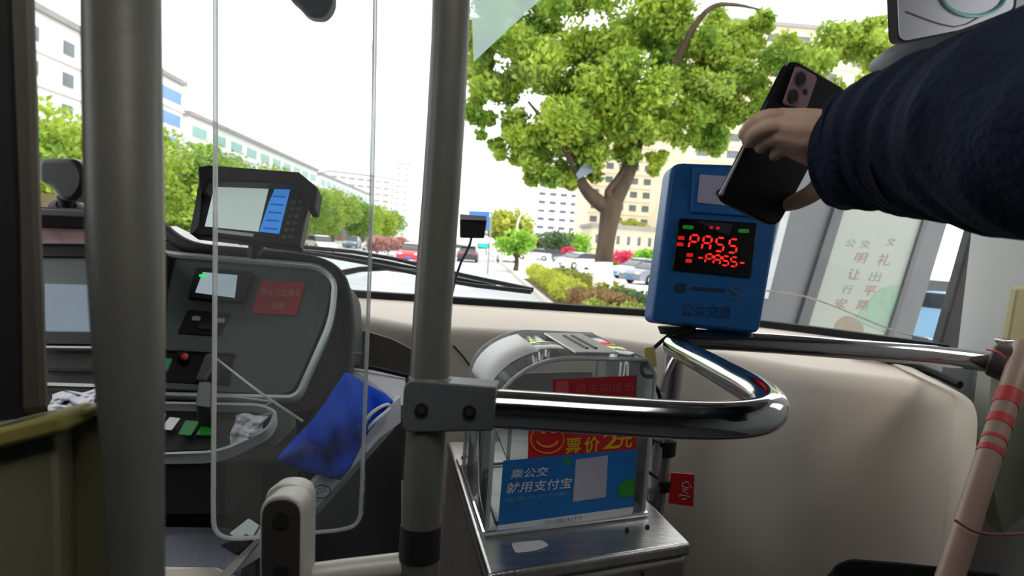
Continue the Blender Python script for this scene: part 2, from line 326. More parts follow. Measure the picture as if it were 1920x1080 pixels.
# switch shelf
q = slabobj('switch_shelf', PF, [(296, 652), (440, 660), (430, 722), (292, 714)], .006, .02, M['black'], dd, r=4, bevel=.002)
slabobj('shelf_lip', PF, [(296, 650), (440, 658), (440, 663), (296, 655)], .016, .012, M['clamp'], q)
slabobj('green_switch', PF, [(296, 672), (322, 672), (312, 694), (292, 693)], .012, .008, mat('mint_plastic', C(96, 190, 150), .4), q, r=2, label='mint green switch')
mb = MB(); a = PF.at(345, 672, .01); mb.tube([a, a+PF.n*.016], [.011, .008], 16); obj('knob', mb, M['black'], q)
mb = MB(); mb.ball(PF.at(346, 669, .03), .007); obj('knob_cap', mb, mat('dull_red_plastic', C(190, 60, 66), .4), q, label='dull red knob cap')
slabobj('lever', PF, [(384, 664), (400, 660), (398, 690), (384, 712), (366, 710)], .022, .016, M['clamp'], q, r=4, bevel=.003)
slabobj('lever', PF, [(404, 668), (428, 670), (418, 700), (398, 714)], .016, .014, M['dashh'], q, r=4, bevel=.003)
# lower pocket
PT = Plane(P(300, 760, 1.15), P(520, 770, 1.15), P(400, 850, 1.03))
slabobj('pocket_shell', PT, [(270, 748), (540, 760), (560, 790), (500, 850), (430, 866), (270, 866)], -.004, .10, M['dashh'], dd, r=[0, 20, 30, 30, 30, 0], bevel=.004)
slabobj('pocket_floor', PT, [(285, 765), (500, 770), (510, 790), (420, 842), (285, 846)], .001, .01, M['rubber'], dd, r=10)
ring('trim_ring', PT, [(262, 752), (490, 756), (524, 772), (508, 808), (412, 854), (262, 856)], 9, .010, .014, M['silver'], dd, r=[0, 20, 16, 30, 40, 0])
ring('trim_ring', PF, [(262, 736), (440, 742), (520, 752), (500, 764), (262, 758)], 6, .012, .01, M['silver'], dd, r=5)
# black column over the trims
slabobj('column_block', PT, [(372, 716), (396, 716), (394, 764), (366, 760)], .05, .06, M['black'], dd, r=4, bevel=.004)
# left cluster between the two posts
PL_ = Plane(P(80, 420, 1.25), P(290, 430, 1.25), P(80, 700, 1.1))
slabobj('cluster_shell', PL_, [(0, 384), (252, 396), (252, 770), (0, 760)], -.004, .2, M['dashh'], dd, r=0)
slabobj('cluster_face', PL_, [(20, 480), (252, 486), (252, 650), (20, 648)], .001, .01, M['dashf'], dd)
slabobj('cluster_hood', PL_, [(10, 386), (250, 398), (250, 412), (10, 402)], .05, .06, M['black'], dd, bevel=.004)
slabobj('hood_trim', PL_, [(10, 404), (250, 414), (250, 418), (10, 409)], .03, .02, M['silver'], dd)
slabobj('label_strip', PL_, [(70, 416), (250, 424), (250, 458), (70, 456)], .012, .004, mat('pinkish_label', C(176, 140, 142), .5, 0, .15, 30), dd, label='pinkish label strip under the cluster hood')
slabobj('cluster_gap', PL_, [(60, 458), (250, 462), (250, 482), (60, 480)], .006, .004, M['rubber'], dd)
slabobj('cluster_screen', PL_, [(84, 532), (250, 536), (250, 622), (84, 620)], .006, .006, mat('pale_blue_screen', C(120, 132, 148), .2, emit=(.30, .36, .44, 1), estr=.35), dd, r=2)
slabobj('cluster_key_row', PL_, [(84, 622), (250, 624), (250, 646), (84, 644)], .008, .008, M['black'], dd)
slabobj('trim_strip', PL_, [(60, 648), (250, 650), (250, 654), (60, 652)], .012, .008, M['silver'], dd)
slabobj('trim_strip', PL_, [(60, 716), (252, 722), (252, 728), (60, 722)], .02, .01, M['silver'], dd)
slabobj('cluster_slot', PL_, [(90, 690), (250, 692), (250, 698), (90, 696)], .006, .004, M['rubber'], dd)
# cards in the pocket
def card(px, m, label, name='card', cat='card', th=.0012, off=.012):
    return slabobj(name, PT, px, off, th, m, None, r=1.5, label=label, cat=cat)
gcard = mat('green_card', C(12, 132, 34), .4)
card([(348, 788), (374, 790), (358, 816), (334, 814)], gcard, 'left green switch card in the dashboard pocket', 'green_card')
card([(382, 790), (404, 791), (398, 816), (368, 815)], gcard, 'right green switch card in the dashboard pocket', 'green_card')
card([(318, 782), (338, 784), (322, 806), (300, 804)], M['wprint'], 'small white card leaning in the dashboard pocket', 'white_card')
card([(296, 776), (312, 776), (302, 796), (292, 794)], mat('beige_card', C(186, 158, 140), .5), 'beige card beside the small white card in the pocket', 'beige_card')
# crumpled white cloth in the pocket's right end, and another on the far left shelf
def cloth(name, label, px, plane, off, m, amp=.006, cat='cloth', seed=1, n=22, thick=.002, sub=1):
    r2 = np.random.default_rng(seed); a, b, c, d = [np.array(p, float) for p in px]; g = []
    ph = r2.uniform(0, 6, 6)
    for i in range(n+1):
        row = []
        for j in range(n+1):
            u, v = i/n, j/n; p = (a*(1-u)+b*u)*(1-v)+(d*(1-u)+c*u)*v
            e = 4*((u-.5)**2+(v-.5)**2)
            h = off+amp*(math.sin(9*u+ph[0]+3*v)+.7*math.sin(13*v-5*u+ph[1])+.5*math.sin(21*u+11*v+ph[2])+.4*math.sin(31*v-17*u+ph[3]))-amp*1.0*e
            p = p+np.array([3*math.sin(7*v+ph[4]), 3*math.sin(8*u+ph[5])])
            row.append(plane.at(p[0], p[1], h))
        g.append(row)
    return obj(name, MB().grid(g), m, None, ang=180, solid=thick, sub=sub, label=label, cat=cat)
tissue = mat('white_tissue', C(206, 208, 218), .8, 0, .06, 30)
cloth('white_cloth', 'crumpled white cloth stuffed in the right end of the dashboard pocket', [(440, 778), (505, 776), (490, 812), (430, 838)], PT, .016, tissue, .005, seed=3)
PS = Plane(P(95, 745, .95), P(180, 740, .95), P(100, 775, .88))
cloth('white_cloth', 'white cloth on the ledge between the dark post and the left pole', [(96, 738), (182, 730), (178, 768), (90, 776)], PS, .006, tissue, .005, seed=5)
# papers lying on top of the dashboard
pp = Plane(P(300, 430, 1.6), P(470, 455, 1.6), P(300, 415, 1.75))
obj('paper_sheet', MB().slab([P(300, 425, 1.62), P(330, 424, 1.7), P(372, 444, 1.62), P(440, 452, 1.6), P(455, 466, 1.5), P(365, 462, 1.47), P(330, 455, 1.45), P(300, 440, 1.5)], (0, 0, -.004)), M['white'], label='white papers lying on the dashboard below the tilted monitor', cat='paper')
# cable from the shelf
obj('thin_cable', MB().tube([PF.at(400, 668, .02), P(440, 700, 1.15), P(500, 745, 1.1), P(568, 790, 1.08)], .0022, 8, 2), M['silver'], label='thin grey cable slanting from the switch shelf down to the blue bag', cat='cable')
# body under the dashboard
mb = MB(); mb.slab([P(285, 850, 1.25), P(430, 856, 1.25), P(540, 790, 1.3), P(655, 640, 1.36), P(662, 700, 1.36), P(600, 900, 1.34), P(480, 1010, 1.33), P(285, 1010, 1.3)], (-.12, .25, -.05))
obj('under_shell', mb, mat('soot_black_plastic', C(24, 23, 24), .7), dd)
# top pad between dashboard and windscreen
mb = MB(); mb.slab([Yp(290, 440, 1.62), Yp(625, 524, 1.7), (-.47, 2.06, 1.235), (-1.2, 2.0, 1.235), (-1.25, 1.5, 1.24)], (0, 0, -.06)); obj('top_pad', mb, mat('grey_dash_top', C(120, 124, 130), .6), dd, bevel=.005)

# ------------------------------------------------------------------ tilted monitor on the dashboard
PM = Plane(P(370, 330, 1.16), P(590, 350, 1.18), P(360, 440, 1.14))
mo = thing('dash_monitor', 'black hooded monitor with a keypad on the dashboard, its screen showing a pale picture', 'monitor', P(480, 468, 1.2))
slabobj('housing', PM, [(372, 345), (585, 352), (562, 464), (356, 440)], .0, .035, M['black'], mo, r=6, bevel=.004)
mb = MB(); hood = [(370, 312), (392, 309), (560, 322), (596, 352), (590, 392), (576, 392), (572, 362), (548, 344), (392, 338), (384, 360), (372, 352)]
obj('sun_hood', MB().slab([PM.at(x, y, .035) for x, y in hood], -PM.n*.05), M['rubber'], mo, bevel=.003)
mscr = mat('monitor_picture', C(150, 165, 160), .25, 0, .25, 9, emit=(.50, .58, .55, 1), estr=.85)
slabobj('screen', PM, [(404, 342), (504, 350), (484, 434), (384, 424)], .002, .002, mscr, mo)
bp_ = slabobj('screen_menu', PM, [(516, 352), (544, 354), (523, 438), (486, 434), (504, 380)], .0022, .002, mat('monitor_blue_menu', C(60, 130, 220), .25, 0, .1, 12, emit=(.06, .3, .8, 1), estr=.7), mo, label='blue menu column of the picture')
for k in range(5): slabobj('menu_bar', PM, [(512-k*4.5, 366+k*15), (536-k*4, 368+k*15), (535-k*4, 371+k*15), (511-k*4.5, 369+k*15)], .003, .001, mat('menu_bar_blue', C(24, 80, 190), .3, emit=(.03, .15, .6, 1), estr=.5), bp_)
slabobj('side_strip', PM, [(372, 346), (380, 346), (372, 424), (360, 438), (356, 438)], .003, .006, M['clamp'], mo)
slabobj('lower_label', PM, [(408, 430), (476, 438), (474, 444), (406, 436)], .0025, .001, M['wprint'], mo)
for r_ in range(7):
    for c_ in range(2): slabobj('key', PM, [(552-r_*3.6+c_*12, 362+r_*13), (560-r_*3.6+c_*12, 363+r_*13), (558-r_*3.6+c_*12, 370+r_*13), (550-r_*3.6+c_*12, 369+r_*13)], .003, .003, M['clamp'], mo, r=1)
mb = MB(); mb.tube([P(478, 452, 1.22), P(476, 466, 1.27), P(476, 474, 1.33)], [.012, .010, .013], 14); obj('bracket', mb, M['black'], mo)
mb = MB(); mb.tube([P(484, 464, 1.24), P(492, 468, 1.24)], .006, 10); obj('mount_knob', mb, mat('brown_knob', C(120, 70, 60), .5), mo)

# ------------------------------------------------------------------ round device far left, small display right of the middle pole
dv = thing('dash_device', 'black rounded device on a short stalk behind the dark left post', 'device', P(122, 392, 1.5))
mb = MB(); mb.slab([P(x, y, 1.42) for x, y in rnd([(70, 296), (140, 296), (158, 318), (158, 350), (138, 378), (112, 376), (92, 348), (70, 340)], 14)], (0, .09, 0)); obj('housing', mb, M['black'], dv, bevel=.012, seg=3)
mb = MB(); mb.tube([P(124, 370, 1.47), P(124, 392, 1.48)], [.018, .012], 12); obj('stalk', mb, M['rubber'], dv)
mb = MB(); mb.tube([P(124, 384, 1.48), P(124, 393, 1.49)], [.02, .035], 16); obj('foot', mb, M['rubber'], dv)
mb = MB(); mb.slab([Yp(60, 362, 2.0), Yp(170, 366, 2.0), Yp(170, 392, 2.0), Yp(60, 386, 2.0)], (0, .04, 0))
obj('windscreen_ledge_strip', mb, mat('cream_ledge', C(206, 186, 140), .6), label='cream ledge strip low behind the black rounded device', cat='trim')
dv = thing('small_display', 'small black box with a grey visor on a stalk right of the middle pole', 'display', P(888, 505, 2.0))
mb = MB(); mb.slab([P(x, y, 1.92) for x, y in rnd([(862, 410), (913, 412), (908, 447), (862, 446)], 3)], (0, .04, 0)); obj('housing', mb, M['rubber'], dv, bevel=.003)
mb = MB(); mb.slab([P(862, 401, 1.9), P(912, 405, 1.9), P(913, 413, 1.9), P(862, 411, 1.9)], (0, .08, 0)); obj('visor', mb, mat('pale_grey_visor', C(170, 176, 186), .5), dv, bevel=.002)
mb = MB(); mb.tube([P(884, 446, 1.94), P(880, 462, 1.96), P(860, 500, 2.0), P(846, 556, 2.03)], .004, 8, 1); obj('stalk', mb, M['rubber'], dv)

# ------------------------------------------------------------------ wipers outside the glass
def wiper(pts, d, label, arm):
    t = thing('windscreen_wiper', label, 'wiper', P(*arm[0], d), 'windscreen wipers')
    for k in (0,):
        mb = MB(); mb.tube([P(x, y, d) for x, y in pts], [.010]*(len(pts)-1)+[.013], 8, 1, flat=.7); obj('blade', mb, M['rubber'], t)
        mb = MB(); mb.tube([P(x, y, d+.02) for x, y in arm], [.013]+[.009]*(len(arm)-1), 8, 1); obj('arm', mb, M['black'], t)
    a_ = P(*arm[0], d+.02); mb = MB(); mb.tube([a_, (a_[0], 2.19, 1.12), (a_[0], 2.14, 1.05)], .016, 10); obj('pivot', mb, M['black'], t)
    return t
wiper([(500, 462), (640, 484), (780, 512), (860, 532), (996, 547)], 2.28, 'long lower wiper blade lying along the foot of the windscreen', [(600, 520), (700, 500), (800, 512), (900, 532)])
wiper([(560, 462), (700, 476), (850, 512), (1000, 544)], 2.36, 'upper wiper whose curved arm crosses above the lower blade', [(470, 470), (560, 470), (690, 485), (820, 513), (930, 538)])

# ------------------------------------------------------------------ grab poles, posts and partition on the left
def pole_r(px, d): return px*d/F
gp = thing('grab_pole', 'thick dark grey vertical pole nearest the camera at the left', 'pole', P(258, 1100, .36))
mb = MB(); mb.tube([P(228, -260, .385), P(229, 100, .385), P(238, 560, .36), P(258, 1000, .355), P(268, 1400, .352)], [pole_r(66, .385), pole_r(67, .385), pole_r(66, .36), pole_r(44, .355), pole_r(44, .355)], 28, 2); obj('tube', mb, M['pole'], gp)
mb = MB(); mb.tube([P(268, 1390, .352), P(268, 2600, .35)], pole_r(44, .355), 20); obj('tube', mb, M['pole'], gp)
mpz = thing('grab_pole', 'grey vertical pole in the middle with a clamp joining the chrome rail', 'pole', P(790, 1080, .62))
mb = MB(); mb.tube([P(847, -200, .64), P(848, 0, .64), P(832, 300, .64), P(812, 560, .63), P(806, 700, .62), P(793, 900, .62), P(785, 1080, .62), P(776, 1350, .62)], [pole_r(35.5, .64)]*8, 28, 1); obj('tube', mb, M['pole'], mpz)
mb = MB(); mb.tube([P(789, 984, .62), P(786, 1046, .62)], pole_r(38.5, .62), 28); obj('tape_band', mb, M['rubber'], mpz, label='black tape band')
cl = MB(); PC = Plane(P(760, 750, .60), P(926, 760, .595), P(760, 810, .60))
cl.slab([PC.at(x, y, 0) for x, y in rnd([(757, 712), (930, 726), (924, 808), (752, 812)], [22, 4, 4, 22])], -PC.n*.045)
ck = obj('clamp', cl, M['clamp'], mpz, bevel=.005, seg=3)
for x, y in ((790, 769), (880, 773)):
    mb = MB(); a = PC.at(x, y, .002); mb.tube([a, a-PC.n*.006], .0062, 16); mb.tube([PC.at(x, y, .0035), PC.at(x, y, .001)], .0036, 6); obj('screw', mb, M['black'], ck)
mb = MB(); mb.tube([P(806, 722, .622), P(807, 706, .622)], [pole_r(41, .62)]*2, 28); obj('collar', mb, M['clamp'], ck, bevel=.002)
# dark post + partition boards
pt = thing('partition_post', 'dark upright post at the far left edge above the partition board', 'post', P(40, 780, .42))
mb = MB(); mb.slab([P(-120, -200, .42), P(62, -200, .42), P(66, 0, .42), P(78, 400, .42), P(92, 778, .42), P(-100, 800, .42)], (-.02, .03, 0)); obj('post', mb, M['post'], pt, bevel=.006, sm=False)
mb = MB(); mb.slab([P(-130, -200, .415), P(8, -200, .415), P(12, 0, .415), P(28, 400, .415), P(34, 786, .415), P(-110, 800, .415)], (0, .01, 0)); obj('rubber_seal', mb, M['rubber'], pt)
pn = thing('partition_panel', 'olive grey partition board with a dull yellow cap at bottom left', 'panel', P(50, 1080, .42))
mb = MB(); mb.slab([P(-120, 860, .42), P(104, 812, .42), P(114, 1400, .42), P(-120, 1400, .42)], (0, .02, 0)); obj('board', mb, M['panel'], pn, bevel=.003)
mb = MB(); mb.slab([P(-120, 832, .41), P(112, 776, .41), P(118, 812, .41), P(-120, 872, .41)], (0, .035, 0)); obj('cap', mb, mat('dull_yellow_cap', C(140, 134, 66), .6), pn, bevel=.003)
pn = thing('partition_panel', 'narrow olive partition board between the yellow capped board and the left pole', 'panel', P(170, 1080, .44))
mb = MB(); mb.slab([P(124, 798, .44), P(214, 768, .44), P(222, 1400, .44), P(138, 1400, .44)], (0, .02, 0)); obj('board', mb, mat('olive_board', C(116, 114, 84), .55), pn, bevel=.003)
mb = MB(); mb.slab([P(116, 780, .43), P(206, 754, .43), P(216, 764, .43), P(122, 796, .43)], (0, .03, 0)); obj('cap', mb, mat('dull_yellow_cap', C(140, 134, 66), .6), pn, bevel=.003)
mb = MB(); mb.slab([P(90, 1400, .445), P(90, 802, .445), P(132, 786, .445), P(136, 1400, .445)], (0, .01, 0)); obj('joint_gap', mb, M['rubber'], pn)

# clear acrylic cab door with polished edges
ac = thing('acrylic_screen', 'clear acrylic cab screen with rounded lower corners behind the middle pole', 'screen', P(545, 1005, .8))
PA = Plane(P(400, 500, .78), P(690, 480, .86), P(405, 1000, .78))
o_ = [(404, -200), (402, 985), (412, 1008), (440, 1010), (655, 994), (676, 980), (684, 955), (704, -200)]
slabobj('pane', PA, rnd(o_, [0, 8, 5, 5, 12, 10, 8, 0]), 0, .004, M['acr'], ac)
mb = MB(); mb.tube([PA.at(404, -200), PA.at(404, 500), PA.at(399, 960), PA.at(402, 998), PA.at(428, 1012), PA.at(500, 1006), PA.at(575, 1000)], .003, 8, 2); obj('polished_edge', mb, M['acre'], ac)
mb = MB(); mb.tube([PA.at(575, 1000), PA.at(652, 993), PA.at(674, 978), PA.at(678, 940), PA.at(690, 600), PA.at(700, 300), PA.at(706, -200)], .0028, 8, 2); obj('polished_edge', mb, M['acre'], ac)

# hinge bracket at the bottom and low rail
hb = thing('hinge_bracket', 'grey double knuckle hinge bracket with screws below the acrylic screen', 'bracket', P(528, 1080, .55))
PH = Plane(P(500, 950, .55), P(570, 950, .55), P(500, 1080, .55))
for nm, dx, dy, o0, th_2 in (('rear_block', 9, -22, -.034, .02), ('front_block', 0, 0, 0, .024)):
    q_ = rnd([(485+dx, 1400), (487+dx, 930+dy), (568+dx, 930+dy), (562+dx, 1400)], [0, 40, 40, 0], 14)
    mb = MB(); mb.slab([PH.at(x, y, o0) for x, y in q_], np.array([.003, th_2, 0])); obj(nm, mb, M['lit_grey'], hb, bevel=.0015, ang=30)
slabobj('front_shade', PH, rnd([(489, 1400), (491, 938), (563, 938), (557, 1400)], [0, 36, 36, 0], 14), .001, .001, mat('shaded_bracket_face', C(52, 50, 48), .5), hb)  # thin dark sheet stands in for the unlit front of the bracket
for y in (976, 1076):
    mb = MB(); a = PH.at(526, y, .003); mb.tube([a, a-PH.n*.008], .0065, 16); obj('screw', mb, M['black'], hb)
obj('low_rail', MB().tube([P(560, 1084, .6), P(650, 1072, .61), P(752, 1060, .62)], .0115, 18), M['lit_grey'], label='short pale rail at the bottom between hinge bracket and middle pole', cat='rail')  # same lightened grey, its top light put into the colour

# grey engine cover and its light trim strip with a stamped oval mark
es = thing('cover_panel', 'dark side cover left of the middle pole with a light slanted edge strip', 'cover', P(660, 1080, 1.0))
PE = Plane(P(745, 760, 1.1), P(570, 960, .92), P(745, 1060, 1.05))
slabobj('side_board', PE, [(752, 790), (752, 1400), (470, 1400), (480, 1040), (600, 960)], 0, .03, mat('dark_grey_board', C(38, 38, 40), .6), es)
q = slabobj('edge_strip', PE, [(752, 742), (752, 792), (712, 822), (600, 945), (545, 1010), (432, 1080), (500, 985), (560, 935), (640, 850)], .006, .012, mat('light_grey_strip', C(198, 202, 212), .5), es, bevel=.001)
th_ = np.linspace(0, 2*math.pi, 25)
mb = MB(); mb.tube([PE.at(603+17*math.cos(a)+2*math.sin(a), 922+12*math.sin(a)-2*math.cos(a), .0065) for a in th_], .0007, 6); obj('stamped_oval', mb, M['rubber'], q)
text('CCC', PE.at(593, 927, .0064), PE.at(612, 921, .0064), PE.at(595, 917, .0064), M['rubber'], q, 'stamped_mark')
text('CCC', PE.at(580, 944, .0064), PE.at(600, 940, .0064), PE.at(581, 939, .0064), M['rubber'], q, 'stamped_mark')
obj('handle_loop', MB().tube([PE.at(682, 802, .03), PE.at(690, 780, .045), PE.at(712, 763, .045), PE.at(730, 757, .03), PE.at(732, 766, .03), PE.at(704, 788, .045), PE.at(688, 806, .03)], .0028, 8, 2), tissue, label='white plastic loop hooked over the blue bag', cat='loop')
# ledge behind blue bag
obj('side_ledge', MB().slab([P(650, 684, 1.5), P(760, 704, 1.5), P(760, 760, 1.2), P(640, 760, 1.25)], (0, .02, -.03)), mat('pale_ledge', C(150, 152, 160), .6), label='pale ledge behind the blue bag', cat='ledge')
obj('ledge_edging', MB().tube([P(648, 684, 1.46), P(700, 690, 1.46), P(768, 706, 1.46)], .005, 8), M['rubber'], label='black edging above the pale ledge left of the middle pole', cat='edging')
# dark lower recess between dashboard and console
mb = MB(); mb.slab([P(640, 616, 1.66), P(690, 622, 1.65), P(735, 636, 1.63), P(790, 664, 1.6), P(800, 900, 1.5), P(640, 900, 1.5)], (0, .008, 0)); obj('recess_panel', mb, mat('warm_grey_panel', C(96, 90, 86), .6), label='dark curved recess panel between dashboard and cream console', cat='panel')

# blue cloth bag
PB = Plane(P(650, 700, 1.16), P(735, 745, 1.12), P(560, 860, 1.0))
def bag():
    n = 34; g = []; r2 = np.random.default_rng(11)
    left = [(648, 698), (620, 740), (585, 790), (545, 830), (518, 862), (560, 880), (640, 900)]
    right = [(652, 700), (690, 722), (722, 738), (738, 752), (716, 780), (690, 810), (655, 880)]
    def ip(L, t): t *= len(L)-1; i = min(int(t), len(L)-2); f_ = t-i; return np.array(L[i])*(1-f_)+np.array(L[i+1])*f_
    for i in range(n+1):
        u = i/n; row = []
        for j in range(n+1):
            v = j/n; a, b = ip(left, u), ip(right, u); p = a*(1-v)+b*v
            s_ = (p[0]+p[1]*1.1)/46; t_ = (p[0]-p[1]*.8)/30
            h = .03+.05*math.sin(math.pi*v)*math.sin(math.pi*min(1, u*1.02))+(.014*math.sin(t_*1.2+1.8*math.sin(s_))+.010*math.sin(t_*2.3+1.4*s_+1)+.006*math.sin(s_*3.3+t_*.8))*math.sin(math.pi*v)**.5
            if v in (0, 1) or u in (0, 1): h = .012
            row.append(PB.at(p[0], p[1], h))
        g.append(row)
    return MB().grid(g)
obj('cloth_bag', bag(), mat('blue_bag_cloth', C(8, 70, 190), .95, 0, .12, 25, .2, 200, spec=.1), ang=180, solid=.003, sub=1, label='crumpled royal blue cloth bag tucked beside the dashboard', cat='bag')
# seat area behind the acrylic screen
sf = thing('seat_cushion', 'grey blue seat cushion edge below the dashboard between pole and hinge bracket', 'seat', P(380, 1080, .95))
mb = MB(); mb.slab([P(270, 985, 1.15), P(430, 985, 1.15), P(500, 1010, 1.1), P(480, 1070, .92), P(270, 1062, .92)], (0, .0, -.05)); obj('cushion', mb, mat('grey_blue_seat_cloth', C(118, 122, 136), .9, 0, .1, 200), sf, bevel=.01)
mb = MB(); mb.slab([P(262, 1054, .85), P(410, 1060, .85), P(446, 1070, .83), P(440, 1160, .8), P(262, 1160, .8)], (0, .02, -.05)); obj('side_base', mb, mat('beige_seat_base', C(206, 198, 182), .6), sf, bevel=.01)
sb = thing('belt_buckle', 'black seat belt buckle with grey webbing strap left of the hinge bracket', 'buckle', P(450, 1040, .85))
PBk = Plane(P(430, 1000, .84), P(480, 980, .84), P(440, 1050, .82))
slabobj('tongue', PBk, [(430, 1000), (466, 972), (486, 985), (472, 1008), (462, 1000), (448, 1012)], .0, .005, M['silver'], sb, r=3)
slabobj('buckle_body', PBk, [(412, 1022), (436, 1014), (470, 1010), (468, 1022), (440, 1040)], .004, .014, M['rubber'], sb, r=3, bevel=.002)
slabobj('webbing', PBk, [(410, 1078), (476, 1014), (484, 1018), (424, 1090)], .008, .003, mat('grey_webbing', C(150, 146, 142), .9), sb)

# ------------------------------------------------------------------ chrome rails and reader post
ur = thing('chrome_handrail', 'U shaped chrome handrail curving from the middle pole round to the reader post', 'handrail', P(1200, 785, .65))
mb = MB(); mb.tube([P(880, 764, .625), P(1000, 770, .63), P(1150, 780, .635), P(1290, 788, .635), P(1385, 788, .64), P(1440, 778, .655), P(1448, 760, .69), P(1420, 735, .76), P(1370, 708, .88), P(1310, 674, 1.04), P(1262, 648, 1.18)], .0185, 28, 2); obj('tube', mb, M['chrome'], ur)
obj('chrome_handrail', MB().tube([P(1262, 634, 1.22), P(1400, 640, 1.22), P(1600, 655, 1.22), P(1770, 668, 1.22), P(1890, 684, 1.22)], .0185, 24, 1), M['chrome'], label='straight chrome handrail running right from the reader post to the clamp', cat='handrail')
rp = thing('reader_post', 'upright metal post with black bands carrying the blue card reader', 'post', (P(1219, 1000, 1.235)[0], P(1219, 1000, 1.235)[1], 0))
pts = [P(1268, 622, 1.225), P(1262, 700, 1.24), P(1243, 830, 1.265), P(1226, 960, 1.29)]
end = pts[-1]+(pts[-1]-pts[-2])/(pts[-2][2]-pts[-1][2])*pts[-1][2]
mb = MB(); mb.tube(pts+[end], .0185, 20); obj('tube', mb, M['steel'], rp)
for a, b in (((1246, 822), (1244, 850)), ((1238, 895), (1236, 915))):
    mb = MB(); mb.tube([P(*a, 1.268+(a[1]-830)*.0002), P(*b, 1.268+(b[1]-830)*.0002)], .0225, 20); obj('band', mb, M['rubber'], rp)
mb = MB(); mb.tube([P(1269, 612, 1.225), P(1269, 626, 1.225)], [.035, .03], 20); obj('top_flange', mb, M['rubber'], rp)
mb = MB(); mb.tube([P(1283, 640, 1.2), P(1250, 700, 1.2), P(1240, 735, 1.2)], .006, 8, 1); obj('brace', mb, M['steel'], rp)
obj('cable_bundle', MB().tube([P(1262, 622, 1.2), P(1228, 650, 1.18), P(1208, 672, 1.17), P(1200, 700, 1.17), P(1222, 712, 1.18), P(1240, 744, 1.2), P(1238, 800, 1.2)], .0035, 8, 2), M['rubber'], label='black cable looping down left of the reader post', cat='cable')
obj('cable_bundle', MB().tube([P(1200, 868, 1.19), P(1212, 882, 1.19), P(1232, 896, 1.2)], .003, 8, 1), M['rubber'], label='short black cable tied to the lower band of the reader post', cat='cable')
obj('yellow_tag', MB().slab([P(x, y, 1.16) for x, y in rnd([(1208, 652), (1228, 650), (1232, 688), (1210, 692)], 4)], (0, .006, 0)), mat('yellow_tag_card', C(206, 190, 120), .6), label='pale yellow tag hanging on the cable beside the fare box', cat='tag', bevel=.001)
q = thing('red_notice', 'small red label with white characters low behind the reader post', 'label', P(1280, 948, 1.26))
pr = Plane(P(1260, 888, 1.27), P(1302, 892, 1.27), P(1260, 945, 1.27)); slabobj('plate', pr, [(1258, 886), (1302, 890), (1300, 950), (1254, 944)], 0, .003, M['red'], q)
text('小心', pr.at(1272, 936, .001), pr.at(1280, 900, .001), pr.at(1292, 940, .001), M['wprint'], q)

# ------------------------------------------------------------------ card reader
cr = thing('card_reader', 'blue bus card reader with a red lit display on the metal post', 'card reader', P(1320, 622, 1.2))
PR = Plane(P(1262, 305, 1.2), P(1460, 320, 1.22), P(1222, 605, 1.17))
slabobj('body', PR, [(1260, 304), (1478, 312), (1424, 626), (1221, 602)], 0, .05, M['blue'], cr, r=[22, 22, 16, 16], bevel=.006, seg=3)
slabobj('upper_frame', PR, [(1300, 312), (1440, 318), (1432, 408), (1296, 398)], .004, .006, mat('reader_frame_blue', C(20, 104, 176), .4), cr, r=5, bevel=.002)
q = slabobj('scanner_window', PR, [(1313, 327), (1425, 333), (1418, 392), (1308, 380)], .006, .003, mat('lilac_window', C(186, 180, 208), .3), cr, r=3, bevel=.001)
a = PR.at(1352, 362, .008); mb = MB(); mb.tube([a, a-PR.n*.004], .008, 20); obj('scanner_lens', mb, M['black'], q)
q = slabobj('display', PR, [(1274, 409), (1420, 418), (1408, 521), (1261, 506)], .004, .006, mat('black_display_glass', C(8, 8, 9), .12), cr, r=3, bevel=.001)
def seg7(chars, bl, w_, h_, sk, gap, rise, wd, parent, m, name):
    """segment lettering: bl = pixel of first char's foot, sk = slant in px per px"""
    S = {'P': 'abefg', 'A': 'abcefg', 'S': 'acdfg', '-': 'g'}
    for i, ch in enumerate(chars):
        mb = MB(); ox = bl[0]+i*gap; oy = bl[1]+i*rise
        def pt(u, v): return (ox+u*w_+v*h_*sk, oy-v*h_+u*w_*(rise/gap))
        ends = dict(a=((.12, 1), (.88, 1)), g=((.12, .5), (.88, .5)), d=((.12, 0), (.88, 0)), f=((0, .95), (0, .55)), b=((1, .95), (1, .55)), e=((0, .45), (0, .05)), c=((1, .45), (1, .05)))
        for s_ in S[ch]:
            (u0_, v0_), (u1_, v1_) = ends[s_]; A, B = np.array(pt(u0_, v0_)), np.array(pt(u1_, v1_)); t = (B-A)/np.linalg.norm(B-A); nn = np.array([-t[1], t[0]])*wd/2
            hexa = [A, A+t*wd*.5+nn, B-t*wd*.5+nn, B, B-t*wd*.5-nn, A+t*wd*.5-nn]
            mb.slab([PR.at(*k, .0052) for k in hexa], -PR.n*.0008)
        obj(name, mb, m, parent, sm=False)
seg7('PASS', (1291, 465), 15, 25, .20, 24.5, 2.6, 3.6, q, M['led'], 'lit_character')
seg7('-PASS-', (1306, 491), 12, 17, .20, 15.6, 1.9, 3.0, q, M['led'], 'lit_character')
dimr = mat('dim_red_led', (.4, .01, .01, 1), .5, emit=(.8, .01, .01, 1), estr=.55)
for x, y in ((1278, 446), (1276, 458), (1294, 478), (1292, 489)): slabobj('red_indicator', PR, [(x-6, y-4), (x+6, y-3), (x+5, y+4), (x-7, y+3)], .0052, .001, dimr, q, r=2)
for x, y in ((1291, 426), (1395, 433)): slabobj('green_indicator', PR, [(x-10, y-4), (x+10, y-3), (x+9, y+4), (x-11, y+3)], .0052, .001, M['ledg2'], q, r=3)
for x, y in ((1334, 426), (1346, 427)): slabobj('pink_indicator', PR, [(x-3, y-2), (x+3, y-2), (x+3, y+3), (x-3, y+3)], .0052, .001, dimr, q)
